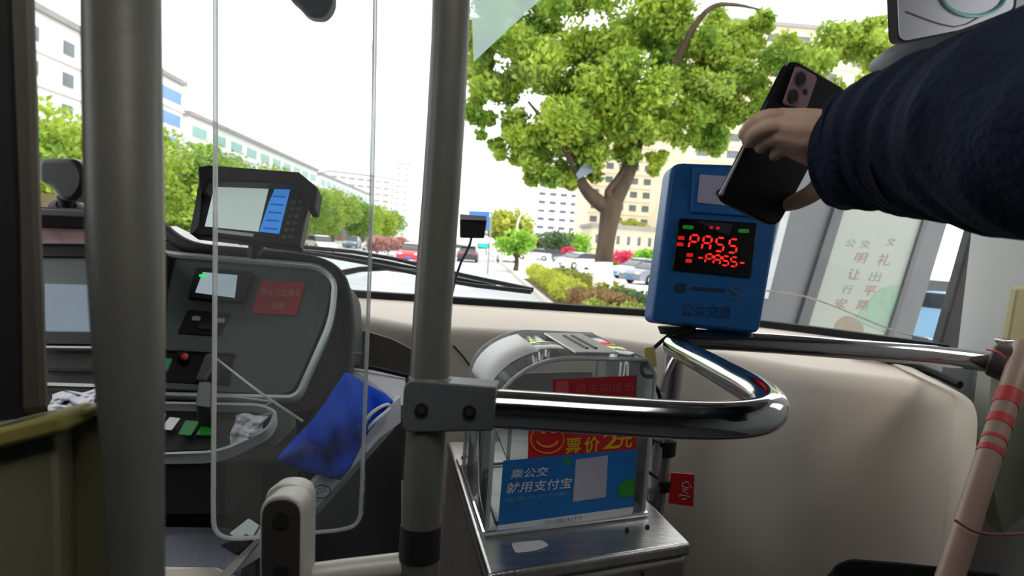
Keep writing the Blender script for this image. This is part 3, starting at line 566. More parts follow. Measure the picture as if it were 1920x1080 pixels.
slabobj('display_wedge', PR, [(1302, 413), (1374, 420), (1368, 440), (1350, 436)], .0045, .0005, mat('grey_violet_panel', C(52, 48, 62), .3), q)  # grey violet wedge on the display glass
dk = mat('reader_dark_mark', C(8, 44, 78), .5)
text('刷卡区', PR.at(1276, 352, .0005), PR.at(1290, 354, .0005), PR.at(1280, 342, .0005), dk, cr)
slabobj('card_slot', PR, [(1296, 537), (1362, 542), (1360, 549), (1294, 543)], .001, .002, dk, cr, r=3)
slabobj('slot_icon', PR, [(1268, 530), (1288, 532), (1286, 550), (1266, 548)], .001, .002, dk, cr, r=4)
text('S', PR.at(1366, 560, .001), PR.at(1388, 562, .001), PR.at(1370, 536, .001), mat('grey_mark', C(70, 92, 110), .5), cr)
text('公共交通', PR.at(1276, 592, .001), PR.at(1368, 598, .001), PR.at(1280, 568, .001), dk, cr)

# ------------------------------------------------------------------ fare box
fb = thing('fare_box', 'stainless steel fare box with a clear domed coin chamber and stickers', 'fare box', (.17, 1.15, 0))
ZT = 1.0
cor = [Zp(915, 1078, ZT), Zp(1297, 1018, ZT), None, Zp(838, 828, ZT)]; cor[2] = cor[1]+(cor[3]-cor[0])*.92
mb = MB(); mb.slab(cor, (0, 0, -.022)); obj('tray_top', mb, M['steel'], fb, bevel=.006, seg=3)
cen = sum(cor)/4; mb = MB(); mb.slab([c+(cen-c)*.015-np.array([0, 0, .022]) for c in cor], (0, 0, -.94)); obj('cabinet', mb, mat('steel_cabinet', (.42, .40, .39, 1), .38, 1, .1, 5), fb, bevel=.01, seg=3)
TP = Plane(cor[0], cor[1], cor[3])
mb = MB(); mb.tube([TP.at(872, 856, .002), TP.at(886, 848, .002), TP.at(932, 980, .002)], .003, 6); mb.tube([TP.at(858, 862, .002), TP.at(912, 1000, .002)], .003, 6); obj('raised_bead', mb, M['steel'], fb)
for x, y in ((868, 858), (1176, 993), (1214, 988), (1205, 1075)):
    mb = MB(); a = TP.at(x, y, .002) if y < 1000 else Plane(cor[0], cor[1], cor[0]-np.array([0, 0, 1])).at(x, y, .002); mb.ball(a, .004, 8, 6); obj('screw', mb, M['black'], fb)
slabobj('paper_scrap', TP, [(958, 1018), (1016, 1012), (1030, 1022), (1002, 1032), (966, 1036)], .002, .0012, M['white'], fb, r=6)
A0 = Zp(912, 1004, ZT); B0 = Zp(1206, 966, ZT); ex = B0-A0; Wd = np.linalg.norm(ex); ex /= Wd; ey = (cor[3]-cor[0]); ey /= np.linalg.norm(ey); ez = np.array([0, 0, 1.])
DP = .30; H1 = .19; H2 = .275
def loc(u, v, h): return A0+ex*u+ey*v+ez*h
th0 = .0045
def arch(u0_, u1_, h0_, apex, n=12):
    pr_ = [(u0_, h0_)]
    for t in np.linspace(0, 1, n+1):
        a = math.pi*(1-t*.5)          # left quarter rises into a flat roof
        pr_.append((u0_+(u1_-u0_)*.42*(1+math.cos(a)), H1+(apex-H1)*math.sin(a)))
    pr_ += [(u1_-.02, apex-.004), (u1_, apex-.03), (u1_, h0_)]
    return pr_
prof = arch(0, Wd, 0, H2)
front = [loc(u, 0, h) for u, h in prof]
mb = MB(); mb.slab(front, ey*th0); fp = obj('front_pane', mb, M['acr'], fb)
mb = MB(); mb.slab([p+ey*DP for p in front], ey*th0); obj('rear_pane', mb, M['acr'], fb)
mb = MB(); mb.loft([[p, p+ey*DP] for p in front[0:]], close=False)
obj('curved_cover', mb, glass('clear_dome_acrylic', (.90, .92, .92, 1), .2, 1.6, (.85, .87, .87, 1)), fb, solid=.003, ang=60)  # haze raised to carry the dome's white reflection
for v_ in (0, DP):
    mb = MB(); mb.tube([p+ey*v_ for p in front], .0035, 8); obj('polished_edge', mb, M['acre'], fb)
mb = MB(); mb.tube([loc(-.004, -.004, .004), loc(Wd+.004, -.004, .004), loc(Wd+.004, DP, .004), loc(-.004, DP, .004), loc(-.004, -.004, .004)], .0045, 8); obj('base_bead', mb, M['acre'], fb)
mb = MB(); mb.tube([loc(.03, .01, .0), loc(.03, .01, H1+.04)], .003, 8); obj('inner_edge', mb, M['acre'], fb)
# inner shelf + slot on top
mb = MB(); mb.slab([loc(.035, .03, .10), loc(Wd-.02, .03, .10), loc(Wd-.02, DP-.03, .13), loc(.035, DP-.03, .13)], (0, 0, .004)); obj('inner_tray', mb, M['steel'], fb)
mb = MB(); mb.slab([loc(.05, DP-.05, .13), loc(Wd-.03, DP-.05, .13), loc(Wd-.03, DP-.05, .2), loc(.05, DP-.05, .2)], ey*.004); obj('inner_baffle', mb, M['white'], fb)
us = Wd*.42+.02
slot = MB()
for (ua, ub, va, vb) in ((us+.030, us+.036, .06, .21), (us+.048, us+.054, .06, .21)): slot.slab([loc(ua, va, H2+.004), loc(ub, va, H2+.004), loc(ub, vb, H2+.004), loc(ua, vb, H2+.004)], (0, 0, .003))
mb = MB(); mb.slab([loc(us, .03, H2+.001), loc(us+.085, .03, H2+.001), loc(us+.085, .25, H2+.001), loc(us, .25, H2+.001)], (0, 0, .004)); q = obj('slot_plate', mb, mat('frosted_slot_plate', C(190, 184, 190), .3, .2), fb, bevel=.002)
obj('coin_slot', slot, M['black'], q)
pw = [(u*1.0-.003, h+.003) for u, h in prof[2:12]]
mb = MB(); mb.loft([[loc(u, .07, h) for u, h in pw], [loc(u, .26, h) for u, h in pw]], close=False, caps=False); obj('paper_and_sheen', mb, M['white'], fb, solid=.001, ang=60, label='white paper and reflected sheen on the dome')  # white patch carries the dome's reflection as well as the paper
# stickers on the front pane (surface of the pane is the plane through A0, ex, ez)
FPn = Plane(loc(0, -.001, 0), loc(.2, -.001, 0), loc(0, -.001, .2))
q = slabobj('notice_sticker', FPn, [(1037, 712), (1194, 704), (1193, 752), (1037, 752)], .001, .0008, mat('dark_red_sticker', C(184, 30, 42), .5), fb)
text('请主动投币', FPn.at(1078, 736, .0012), FPn.at(1188, 733, .0012), FPn.at(1078, 720, .0012), mat('pale_pink_print', C(214, 90, 100), .5), q)
slabobj('emblem_patch', FPn, [(1042, 716), (1066, 714), (1066, 750), (1042, 750)], .0014, .0004, MATS['pale_pink_print'], q)
q = slabobj('price_sticker', FPn, [(992, 768), (1194, 768), (1193, 846), (990, 862)], .001, .0008, M['red'], fb, label='red sticker with a yellow smiling face and fare lettering')
for i, (ch, x0, y0) in enumerate((('票', 1060, 852), ('价', 1095, 849), ('2', 1130, 842), ('元', 1156, 841))):
    text(ch, FPn.at(x0, y0, .0013), FPn.at(x0+29, y0-2, .0013), FPn.at(x0+1, y0-30, .0013), M['yellow'], q, bold=.015)
mb = MB(); cx_, cy_ = 1026, 824
mb.tube([FPn.at(cx_+31*math.cos(a), cy_+26*math.sin(a), .0014) for a in np.linspace(0, 2*math.pi, 33)], .0013, 6)
mb.tube([FPn.at(cx_+21*math.cos(a), cy_-3+17*math.sin(a), .0014) for a in np.linspace(.1*math.pi, .9*math.pi, 14)], [.0008]+[.002]*12+[.0008], 6)
mb.tube([FPn.at(cx_-12, cy_-13, .0014), FPn.at(cx_-4, cy_-12, .0014)], .0016, 6); mb.tube([FPn.at(cx_+6, cy_-14, .0014), FPn.at(cx_+14, cy_-12, .0014)], .0016, 6)
obj('smiling_face', mb, mat('orange_print', C(246, 140, 40), .5), q)
q = slabobj('payment_sticker', FPn, [(944, 864), (1194, 842), (1188, 950), (934, 985)], .002, .0008, M['pblue'], fb, label='blue payment sticker with white lettering')
slabobj('white_strip', FPn, [(934, 985), (1188, 950), (1186, 964), (930, 1001)], .002, .0008, M['wprint'], q)
text('乘公交', FPn.at(956, 898, .0025), FPn.at(1026, 892, .0025), FPn.at(960, 880, .0025), M['wprint'], q, bold=.01)
text('就用支付宝', FPn.at(948, 926, .0025), FPn.at(1070, 915, .0025), FPn.at(952, 905, .0025), M['wprint'], q, bold=.01)
text('先乘车后付款', FPn.at(946, 942, .0025), FPn.at(1064, 928, .0025), FPn.at(947, 934, .0025), mat('pale_blue_print', C(110, 170, 210), .5), q)
slabobj('blank_white_square', FPn, [(1080, 862), (1140, 854), (1136, 932), (1074, 941)], .0028, .0004, mat('lilac_white_square', C(190, 188, 204), .5), q)
slabobj('green_dot', FPn, [(1058, 860), (1070, 859), (1070, 870), (1058, 871)], .0028, .0004, mat('green_print', C(50, 150, 50), .5), q, r=4)
slabobj('green_leaf', FPn, [(1160, 910), (1176, 898), (1192, 898), (1189, 930), (1160, 934)], .0028, .0004, MATS['green_print'], q, r=9)
text('交通出行', FPn.at(1020, 984, .0026), FPn.at(1092, 974, .0026), FPn.at(1020, 976, .0026), mat('grey_print', C(150, 150, 160), .5), q)

# ------------------------------------------------------------------ person's arm and phone
pe = thing('person', 'person in a dark navy padded jacket reaching in from the right with a phone', 'person', P(1900, 1000, .45))
arm = [(1535, 322, .668), (1560, 270, .655), (1640, 268, .62)]
hb_ = MB()
def cap(pts, rs, sm=1): hb_.tube([P(*p) for p in pts], [r/1000 for r in rs], 14, sm)
cap([(1660, 270, .62), (1600, 268, .645), (1560, 262, .652)], [29, 27, 27])
for (kx, ky, kd), (wx, wy, wd_) in (((1466, 222, .662), (1560, 240, .655)), ((1458, 240, .655), (1560, 258, .652)), ((1464, 258, .656), (1562, 276, .654)), ((1478, 274, .664), (1560, 292, .660))):
    cap([(wx, wy, wd_), ((wx+kx)/2, (wy+ky)/2, (wd_+kd)/2-.004), (kx, ky, kd)], [17, 15, 10.5])
    hb_.ball(P(kx, ky, kd), .0108, 12, 8)
cap([(1466, 222, .662), (1436, 220, .656), (1412, 232, .656), (1397, 250, .668)], [9.8, 8.8, 8.0, 6.8]); hb_.ball(P(1396, 252, .669), .0069, 12, 8)
cap([(1458, 240, .655), (1432, 240, .652), (1414, 250, .656), (1404, 264, .672)], [10, 9, 8.2, 6.8]); hb_.ball(P(1403, 266, .673), .0068, 12, 8)
cap([(1464, 258, .656), (1446, 258, .656), (1432, 266, .664), (1426, 276, .674)], [9.5, 8.8, 7.8, 6.4]); hb_.ball(P(1426, 277, .674), .0064, 12, 8)
cap([(1480, 275, .664), (1468, 277, .663), (1457, 284, .668), (1452, 292, .675)], [8.6, 7.8, 7.0, 5.8]); hb_.ball(P(1452, 292, .675), .0058, 12, 8)
cap([(1570, 286, .656), (1545, 308, .664), (1536, 330, .675)], [20, 15, 10]); cap([(1565, 290, .66), (1552, 318, .675), (1545, 342, .69), (1525, 362, .704), (1494, 378, .712), (1474, 384, .714)], [20, 15, 11.5, 10, 9, 7.5]); hb_.ball(P(1473, 384, .714), .0076, 12, 8)
ho = obj('body', hb_, M['skin'], pe, ang=180)
rm = ho.modifiers.new('remesh', 'REMESH'); rm.mode = 'VOXEL'; rm.voxel_size = .0016; rm.use_smooth_shade = True
sm_ = ho.modifiers.new('smooth', 'SMOOTH'); sm_.factor = .5; sm_.iterations = 6
# sleeve
cen_ = [(1548, 292, .664, 72), (1566, 290, .66, 92), (1600, 288, .645, 110), (1645, 272, .625, 124), (1700, 260, .60, 141), (1770, 254, .565, 158), (1850, 244, .52, 182), (1940, 236, .475, 212), (2100, 236, .42, 232)]
cp = [P(x, y, d) for x, y, d, r in cen_]; cr_ = [r*d/F for x, y, d, r in cen_]
cp += [np.array([.52, .22, 1.50]), np.array([.68, .02, 1.47])]; cr_ += [.085, .10]
def resample(pts, rs, n):
    pts = np.array(pts); t = np.linspace(0, 1, len(pts)); tt = np.linspace(0, 1, n); return np.stack([np.interp(tt, t, pts[:, k]) for k in range(3)], 1), np.interp(tt, t, rs)
sp_, sr_ = resample(cp, cr_, 90); nA = 72; rings = []; nrm = None
for i in range(90):
    t = sp_[min(i+1, 89)]-sp_[max(i-1, 0)]; t /= np.linalg.norm(t)
    if nrm is None: nrm = np.cross(t, [0, 0, 1.])
    nrm = nrm-t*(nrm@t); nrm /= np.linalg.norm(nrm); bn = np.cross(t, nrm); rg = []
    for k in range(nA):
        a = 2*math.pi*k/nA; s_ = i/90
        wr = 1+.030*math.sin(i*.55+2.2*math.sin(a+.6)+math.sin(2*a))*min(1, i/14)+.016*math.sin(i*1.15+3*math.sin(a*2+1.3))+.012*math.sin(i*.27+a*3)
        if i < 8: wr *= 1+.012*math.sin(k*2*math.pi/6)
        rg.append(sp_[i]+sr_[i]*wr*(math.cos(a)*nrm+math.sin(a)*bn))
    rings.append(rg)
slv = MB().loft(rings, caps=False)
inn = [[sp_[k]+(p-sp_[k])*.9 for p in rings[k]] for k in (0, 3, 6)]; slv.loft([rings[0]]+inn[:1]+inn[1:], caps=False)
obj('jacket_sleeve', slv, M['navy'], pe, ang=180, label='dark navy padded sleeve')
# phone
ph = thing('phone', 'black phone with a pinkish camera block held over the card reader', 'phone', P(1405, 400, .7))
PP = Plane(P(1490, 110, .695), P(1592, 172, .735), P(1354, 372, .672))
slabobj('body', PP, [(1484, 108), (1594, 172), (1458, 428), (1350, 374)], 0, .009, M['phone'], ph, r=[22, 22, 22, 22], bevel=.002, seg=3)
q = slabobj('camera_block', PP, [(1494, 122), (1534, 144), (1512, 206), (1468, 196)], .002, .003, mat('pinkish_camera_block', C(168, 126, 138), .35), ph, r=8, bevel=.0008)
for x, y in ((1503, 147), (1489, 180)):
    a = PP.at(x, y, .004); mb = MB(); mb.tube([a, a-PP.n*.004], .0076, 24); l = obj('lens_ring', mb, mat('lens_ring_metal', C(120, 104, 106), .3, .6), q)
    a = PP.at(x, y, .0046); mb = MB(); mb.tube([a, a-PP.n*.002], .0060, 24); obj('camera_lens', mb, M['rubber'], q)
a = PP.at(1511, 172, .0032); mb = MB(); mb.tube([a, a-PP.n*.002], .0028, 14); obj('flash', mb, M['rubber'], q)
mb = MB(); mb.tube([PP.at(1478, 122, -.003), PP.at(1352, 366, -.003)], .0025, 8); obj('side_rail', mb, mat('phone_side_metal', C(170, 170, 172), .35, .5), ph)

# ------------------------------------------------------------------ mirrors and hanging things at the top
mi = thing('rear_view_mirror', 'wide grey interior mirror at the top right reflecting pale rings', 'mirror', P(1790, 90, 1.1))
PMi = Plane(P(1680, 40, 1.1), P(1900, 10, 1.15), P(1690, -60, 1.08))
slabobj('housing', PMi, [(1677, -100), (1910, -110), (1905, 22), (1800, 60), (1684, 84)], -.004, .02, M['rubber'], mi, r=[20, 20, 14, 10, 18])
slabobj('mirror_glass', PMi, [(1681, -96), (1904, -106), (1900, 18), (1800, 56), (1688, 78)], .0, .003, mat('mirror_face', C(176, 178, 186), .3, .3, .02), mi, r=[18, 18, 12, 10, 16])
mb = MB(); mb.tube([PMi.at(1826+60*math.cos(a), -12+42*math.sin(a), .002) for a in np.linspace(.1, 3.0, 18)], .0035, 6); obj('reflected_ring', mb, mat('aqua_reflection', C(170, 240, 232), .3), mi)  # ring reflected in the mirror, modelled as a coloured tube on its face
mb = MB(); mb.tube([PMi.at(1700, 22, .001), PMi.at(1760, 45, .001), PMi.at(1800, 52, .001), PMi.at(1850, 25, .001)], .0012, 6, 1); obj('tan_line', mb, mat('tan_line', C(160, 140, 118), .5), mi)
sh = thing('mirror_arm', 'pale grey mirror arm curving below the wide mirror', 'bracket', P(1690, 130, 1.2))
mb = MB(); mb.tube([P(1640, 128, 1.3), P(1680, 100, 1.25), P(1740, 84, 1.22), P(1830, 66, 1.2), P(1930, 40, 1.18)], [.014, .018, .02, .024, .026], 16, 2); obj('arm', mb, mat('pale_grey_arm', C(150, 154, 158), .5), sh)
dm = thing('hanging_knob', 'dark rounded end of a fitting hanging at the top left of the middle pole', 'fitting', P(585, 10, 1.3))
mb = MB(); mb.tube([P(585, -240, 1.3), P(585, -60, 1.3)], .008, 10); obj('stem', mb, M['black'], dm)
mb = MB(); mb.slab([P(x, y, 1.3) for x, y in rnd([(540, -70), (624, -70), (624, 10), (606, 33), (574, 30), (556, 8), (540, -4)], 16)], (0, .04, 0)); obj('housing', mb, mat('slate_blue_plastic', C(50, 56, 70), .5), dm, bevel=.008, seg=3)
obj('window_film', MB().slab([P(880, -80, 1.9), P(1100, -80, 1.9), P(1012, 0, 1.9), P(888, 116, 1.9)], (0, .001, 0)), M['film'], label='translucent pale green film on the upper windscreen right of the middle pole', cat='film')
obj('reflected_line', MB().tube([P(1436, 545, 1.7), P(1500, 552, 1.7), P(1560, 572, 1.68), P(1620, 598, 1.66), P(1680, 622, 1.64), P(1740, 636, 1.62)], .0022, 8, 2), M['white'], label='thin white cord-like reflection drooping across the lower right windscreen', cat='cord')  # windscreen reflection built as a thin white tube

# ------------------------------------------------------------------ right edge: slanted pole with clamp and red tape
dp = thing('slanted_pole', 'slanted pinkish brown pole with red tape rings at the right edge', 'pole', P(1770, 1080, .95))
SP0, SP1 = P(1908, 690, 1.15), P(1772, 1110, .95)
def SPt(t, k=0): return SP0+(SP1-SP0)*t
pinkt = mat('pinkish_brown_tube', C(176, 146, 128), .45, 0, .08, 10)
mb = MB(); mb.tube([SPt(-.12), SPt(0), SPt(.5), SPt(1), SPt(1.6), SPt(2.6)], [.018]*6, 22); obj('tube', mb, pinkt, dp)
redt = mat('red_tape', C(206, 62, 66), .5)
for a, b in ((.13, .2), (.26, .30), (.36, .375), (.41, .435)):
    mb = MB(); mb.tube([SPt(a), SPt(b)], .019, 22); obj('red_tape', mb, redt, dp)
ck = MB(); ck.tube([P(1856, 672, 1.2), P(1896, 684, 1.18), P(1950, 700, 1.15)], [.03, .034, .034], 18); obj('clamp', ck, mat('brown_black_clamp', C(74, 62, 60), .45), dp, bevel=.004)
obj('pink_cord', MB().tube([P(1790, 975, .98), P(1830, 1000, .96), P(1880, 1003, .98), P(1925, 1000, 1.0)], .0022, 8, 2), mat('pink_cord', C(150, 80, 84), .6), label='thin pink cord tied round the slanted pole near its foot', cat='cord')
obj('red_loop', MB().tube([P(1850, 655, 1.17), P(1872, 659, 1.14), P(1886, 672, 1.13)], .002, 8, 1), redt, label='short red string looped over the rail clamp', cat='cord')
q = thing('yellow_grip', 'pale yellow grip with a metal foot on the grey wall at the right edge', 'handle', P(1905, 640, 1.3))
mb = MB(); mb.slab([P(x, y, 1.32) for x, y in rnd([(1908, 540), (1960, 530), (1960, 640), (1890, 640)], 8)], (0, .02, 0)); obj('grip', mb, mat('pale_yellow_plastic', C(196, 186, 140), .5), q, bevel=.004)
mb = MB(); mb.slab([P(x, y, 1.31) for x, y in rnd([(1884, 638), (1960, 638), (1960, 658), (1892, 652)], 4)], (0, .03, 0)); obj('foot', mb, M['steel'], q, bevel=.003)
obj('lower_wall_fairing', MB().slab([P(1860, 690, 1.45), P(2000, 690, 1.45), P(2000, 900, 1.4), P(1880, 1000, 1.35), P(1846, 830, 1.35)], (0, .04, 0)), mat('sage_grey_lining', C(130, 134, 116), .6), label='sage grey lining beyond the slanted pole at the right edge', cat='panel')
obj('waste_bin', MB().slab([P(x, y, .98) for x, y in rnd([(1566, 1056), (1596, 1044), (1700, 1052), (1880, 1072), (1880, 1400), (1580, 1400)], 10)], (0, .12, -.16)), M['rubber'], bevel=.008, label='black bin rim at the bottom right below the cream console', cat='bin')

# ------------------------------------------------------------------ outside: ground
GZ = -.5
def gnd(name, x0, y0, x1, y1, z, m): return obj(name, MB().slab([(x0, y0, z), (x1, y0, z), (x1, y1, z), (x0, y1, z)], (0, 0, -.1)), m, kind='structure', sm=False)
gnd('road', -16, -20, 2.45, 600, GZ, M['asphalt']); gnd('ground', -200, -40, 300, 900, GZ-.12, M['paving']); gnd('pavement_left', -44, -20, -16, 600, GZ+.12, M['paving'])
gnd('pavement_right', 5.4, -20, 120, 600, GZ+.1, M['paving']); gnd('planting_strip', 2.6, 2, 5.4, 36, GZ+.14, M['soil'])
gnd('pavement_strip', 2.6, 36, 5.4, 600, GZ+.11, M['paving']); gnd('pavement_strip', 2.6, -20, 5.4, 2, GZ+.11, M['paving'])
obj('kerb', MB().slab([(2.45, -20, GZ-.05), (2.62, -20, GZ-.05), (2.62, -20, GZ+.16), (2.45, -20, GZ+.16)], (0, 500, 0)), M['kerb'], kind='structure', sm=False, bevel=.02)
for k, x in enumerate((-1.5, -5.2)):
    mb = MB()
    for y in range(6, 140, 8): mb.box((x-.07, y, GZ), (x+.07, y+4, GZ+.006))
    obj('lane_line', mb, M['white'], kind='structure', sm=False)

# leaves
def leaves(cs, rads, counts, size, squash=(1, 1, .8), seed=0, shell=.55):
    r = np.random.default_rng(seed); out = []
    for c, rad, n in zip(cs, rads, counts):
        d = r.normal(size=(n, 3)); d /= np.linalg.norm(d, axis=1)[:, None]; q = rad*(shell+(1-shell)*r.random((n, 1))**.6)*(1+.12*r.normal(size=(n, 1)))
        out.append(np.array(c)+d*q*np.array(squash))
    p = np.concatenate(out); n = len(p); a = r.normal(size=(n, 3)); a /= np.linalg.norm(a, axis=1)[:, None]; b = np.cross(a, r.normal(size=(n, 3))); b /= np.linalg.norm(b, axis=1)[:, None]
    s = size*(.6+.8*r.random((n, 1))); a = a*s; b = b*s*.55; c2 = np.cross(a, b); c2 = c2/np.linalg.norm(c2, axis=1)[:, None]*s*.15
    V = np.stack([p-a, p+b+c2, p+a, p-b+c2], 1).reshape(-1, 3); Fc = (np.arange(n)[:, None]*4+np.arange(4)).tolist(); return V, Fc
def leafobj(name, data, m, parent=None, **k):
    V, Fc = data; off = ROOT[parent.name] if parent is not None else np.array([V[:, 0].mean(), V[:, 1].mean(), V[:, 2].min()])
    me = bpy.data.meshes.new(name); me.from_pydata((V-off).tolist(), [], Fc); me.update(); me.materials.append(m)
    o = bpy.data.objects.new(name, me); COL.objects.link(o); ROOT[o.name] = off
    if parent is not None: o.parent = parent
    else: o.location = off
    return setp(o, **k)

# big tree
tr = thing('street_tree', 'large leafy green tree with a forked trunk whitewashed at its foot', 'tree', (*P(1130, 548, 22)[:2], GZ+.14))
TD = 22
def TP_(x, y, d=TD): return P(x, y, d)
mb = MB(); base = TP_(1130, 545); base = np.array([base[0], base[1], GZ+.1])
mb.tube([base, TP_(1130, 500), TP_(1138, 440), TP_(1146, 392), TP_(1150, 376)], [.36, .30, .29, .36, .34], 16, 1)
mb.tube([TP_(1146, 395), TP_(1118, 376), TP_(1094, 352, 21.8), TP_(1078, 310, 21.6), TP_(1040, 250, 21.3), TP_(990, 190, 21)], [.26, .25, .19, .14, .10, .04], 12, 2)
mb.tube([TP_(1150, 385), TP_(1172, 340, 22.2), TP_(1186, 300, 22.3), TP_(1205, 220, 22.5), TP_(1230, 120, 22.6), TP_(1250, 0, 22.6)], [.26, .24, .26, .18, .12, .05], 12, 2)
mb.tube([TP_(1150, 378), TP_(1136, 362), TP_(1160, 335), TP_(1180, 300, 22.3)], [.18, .13, .12, .12], 10, 2)
mb.tube([TP_(1205, 220, 22.4), TP_(1270, 110, 21), TP_(1300, 50, 20.5), TP_(1335, 8, 20), TP_(1380, 8, 19.8), TP_(1425, 18, 19.6)], [.14, .12, .10, .08, .06, .03], 10, 2)
mb.tube([TP_(1130, 290, 22), TP_(1120, 180, 21.8), TP_(1100, 60, 21.6)], [.1, .08, .04], 10, 1)
obj('trunk', mb, M['bark'], tr, ang=180)
mb = MB(); mb.tube([base, TP_(1130, 535), TP_(1131, 492)], [.38, .345, .315], 16); obj('painted_band', mb, M['wash'], tr)
bl = [(900, 70, 46), (902, 150, 44), (898, 205, 34), (935, 280, 24), (1110, 120, 90), (1200, 90, 90), (1000, 90, 80), (1160, 210, 80), (1060, 215, 80), (1220, 215, 70), (1110, 290, 50), (1170, 290, 34), (1360, 50, 50), (960, 60, 75), (1060, 40, 90), (1160, 60, 95), (1260, 60, 80), (1340, 100, 62), (935, 165, 55), (1040, 150, 95), (1150, 170, 95), (1250, 165, 85), (1320, 190, 55), (905, 232, 32), (950, 240, 50), (1010, 260, 68), (1100, 255, 66), (1180, 235, 62), (1270, 235, 50), (1030, 318, 42), (985, 290, 42), (1062, 335, 28), (1110, 318, 26), (1232, 296, 26), (1290, 262, 34), (1100, -40, 105), (1250, -40, 90), (960, -30, 85), (890, 120, 38), (1225, 318, 14), (1000, 335, 20)]
r2 = np.random.default_rng(3); cs, rd, ct = [], [], []
for x, y, r in bl:
    for k in range(5):
        rr = r*(.36+.26*r2.random()); a = r2.random()*6.28; q = (r-rr*.8)*math.sqrt(r2.random()); d = TD+r2.uniform(-1, 1)*r*TD/F*1.3
        cs.append(P(x+q*math.cos(a), y+q*math.sin(a), d)); rd.append(rr*TD/F); ct.append(int(420*(rr/40)**1.8)+80)
leafobj('crown', leaves(cs, rd, ct, .105, seed=1, shell=.2), lf_main, tr)
sb_ = thing('sign_plate', 'small grey blue plate fixed on the left fork of the large tree', 'sign', P(1096, 340, 21.4))
obj('plate', MB().slab([P(1108, 290, 21.3), P(1112, 322, 21.3), P(1084, 336, 21.3), P(1080, 326, 21.3)], (0, .06, 0)), mat('grey_blue_plate', C(120, 130, 146), .5), sb_)
obj('hook', MB().tube([P(1096, 318, 21.35), P(1090, 345, 21.8)], .03, 6), M['bark'], sb_)
# second tree, lighter
t2 = thing('street_tree', 'yellow green tree behind the phone and sleeve, right of the large tree', 'tree', (12.2, 19.5, GZ+.1))
mb = MB(); mb.tube([(12.2, 19.5, GZ), (12.1, 19.5, 2), (12.0, 19.5, 4.0)], [.2, .17, .14], 12); mb.tube([(12.1, 19.5, 2.5), (10.5, 19.5, 4.4), (8.9, 19, 5.4)], [.14, .1, .04], 10, 1); mb.tube([(12, 19.5, 3.8), (13, 20, 6)], [.12, .04], 10); obj('trunk', mb, M['bark'], t2, ang=180)
bl = [(1310, 150, 52), (1335, 215, 50), (1360, 130, 55), (1370, 180, 50), (1310, 95, 44), (1330, 270, 30), (1440, 240, 34), (1400, 75, 55), (1470, 105, 65), (1545, 90, 60), (1610, 80, 52), (1665, 110, 50), (1400, 150, 55), (1350, 215, 48), (1460, 190, 50), (1545, 170, 55), (1620, 180, 50), (1345, 265, 34), (1305, 250, 30), (1640, 60, 36), (1720, 120, 60), (1420, 45, 34), (1400, 215, 40), (1700, 190, 50)]
cs, rd, ct = [], [], []
for x, y, r in bl:
    for k in range(6):
        rr = r*(.36+.26*r2.random()); a = r2.random()*6.28; q = (r-rr*.8)*math.sqrt(r2.random()); d = 22+r2.uniform(-1, 1)*r*22/F*1.1
        cs.append(P(x+q*math.cos(a), y+q*math.sin(a), d)); rd.append(rr*22/F); ct.append(int(400*(rr/40)**1.8)+70)
leafobj('crown', leaves(cs, rd, ct, .10, seed=2, shell=.2), lf_yel if False else lf_row, t2)

# row of trees across the road: three crowns, repeated
def proto_tree(seed, m, R_=4.6, Hh=8.9, name='row_tree', label='', n=7000, size=.2, zlo=-3.2):
    t = thing(name, label, 'tree', (0, 0, 0)); r = np.random.default_rng(seed)
    mb = MB(); mb.tube([(0, 0, 0), (.06, 0, Hh*.16), (0, .06, Hh*.32), (0, 0, Hh*.55)], [.2, .16, .14, .07], 10, 1)
    for a in (0.3, 2.4, 4.4): mb.tube([(0, .05, Hh*.25), (R_*.25*math.cos(a), R_*.25*math.sin(a), Hh*.4), (R_*.42*math.cos(a), R_*.42*math.sin(a), Hh*.52)], [.1, .07, .03], 8)
    obj('trunk', mb, M['bark'], t, ang=180)
    cs, rd, ct = [], [], []
    for k in range(24):
        a = r.random()*6.28; q = R_*.66*math.sqrt(r.random()); z = Hh-R_*.95+r.uniform(zlo*R_/4.6, 2.4*R_/4.6)*(1-.45*q/R_); rr = R_*r.uniform(.3, .46)
        cs.append((q*math.cos(a), q*math.sin(a), z)); rd.append(rr); ct.append(n//24)
    leafobj('crown', leaves(cs, rd, ct, size, seed=seed), m, t); return t
protos = [proto_tree(s_, lf_row if s_ != 22 else leafmat('row_tree_leaves_deep', C(78, 116, 32), C(160, 190, 66), .5), label='leafy yellow green tree in the row across the road') for s_ in (21, 22, 23)]
ys = [20, 28, 36, 44.5, 53, 62, 71, 81, 92, 104, 117, 132, 148, 166]
ZN = [0]*5; ORD = ['', 'first', 'second', 'third', 'fourth', 'fifth', 'sixth', 'seventh', 'eighth', 'ninth', 'tenth', 'eleventh', 'twelfth']; ZT_ = ['left of the left pole', 'behind the left pole', 'between left pole and monitor', 'behind the monitor', 'between monitor and middle pole']
for i, y in enumerate(ys):
    o = protos[i] if i < 3 else copy_tree(protos[i % 3])
    s_ = random.uniform(.92, 1.08)*(1.0 if y > 34 else .9)
    o.location = (-21.5+random.uniform(-.6, .6), y, GZ+.1); o.rotation_euler = (0, 0, random.random()*6.28); o.scale = (s_, s_, s_); o['group'] = 'trees across the road'
    q_ = o.location; v_ = np.array(q_)-CAM; px_ = 960+F*(v_@RT)/(v_@fw); z_ = 0 if px_ < 160 else 1 if px_ < 300 else 2 if px_ < 375 else 3 if px_ < 590 else 4; ZN[z_] += 1
    o['label'] = 'row tree across the road, '+ORD[ZN[z_]]+' from left '+ZT_[z_]
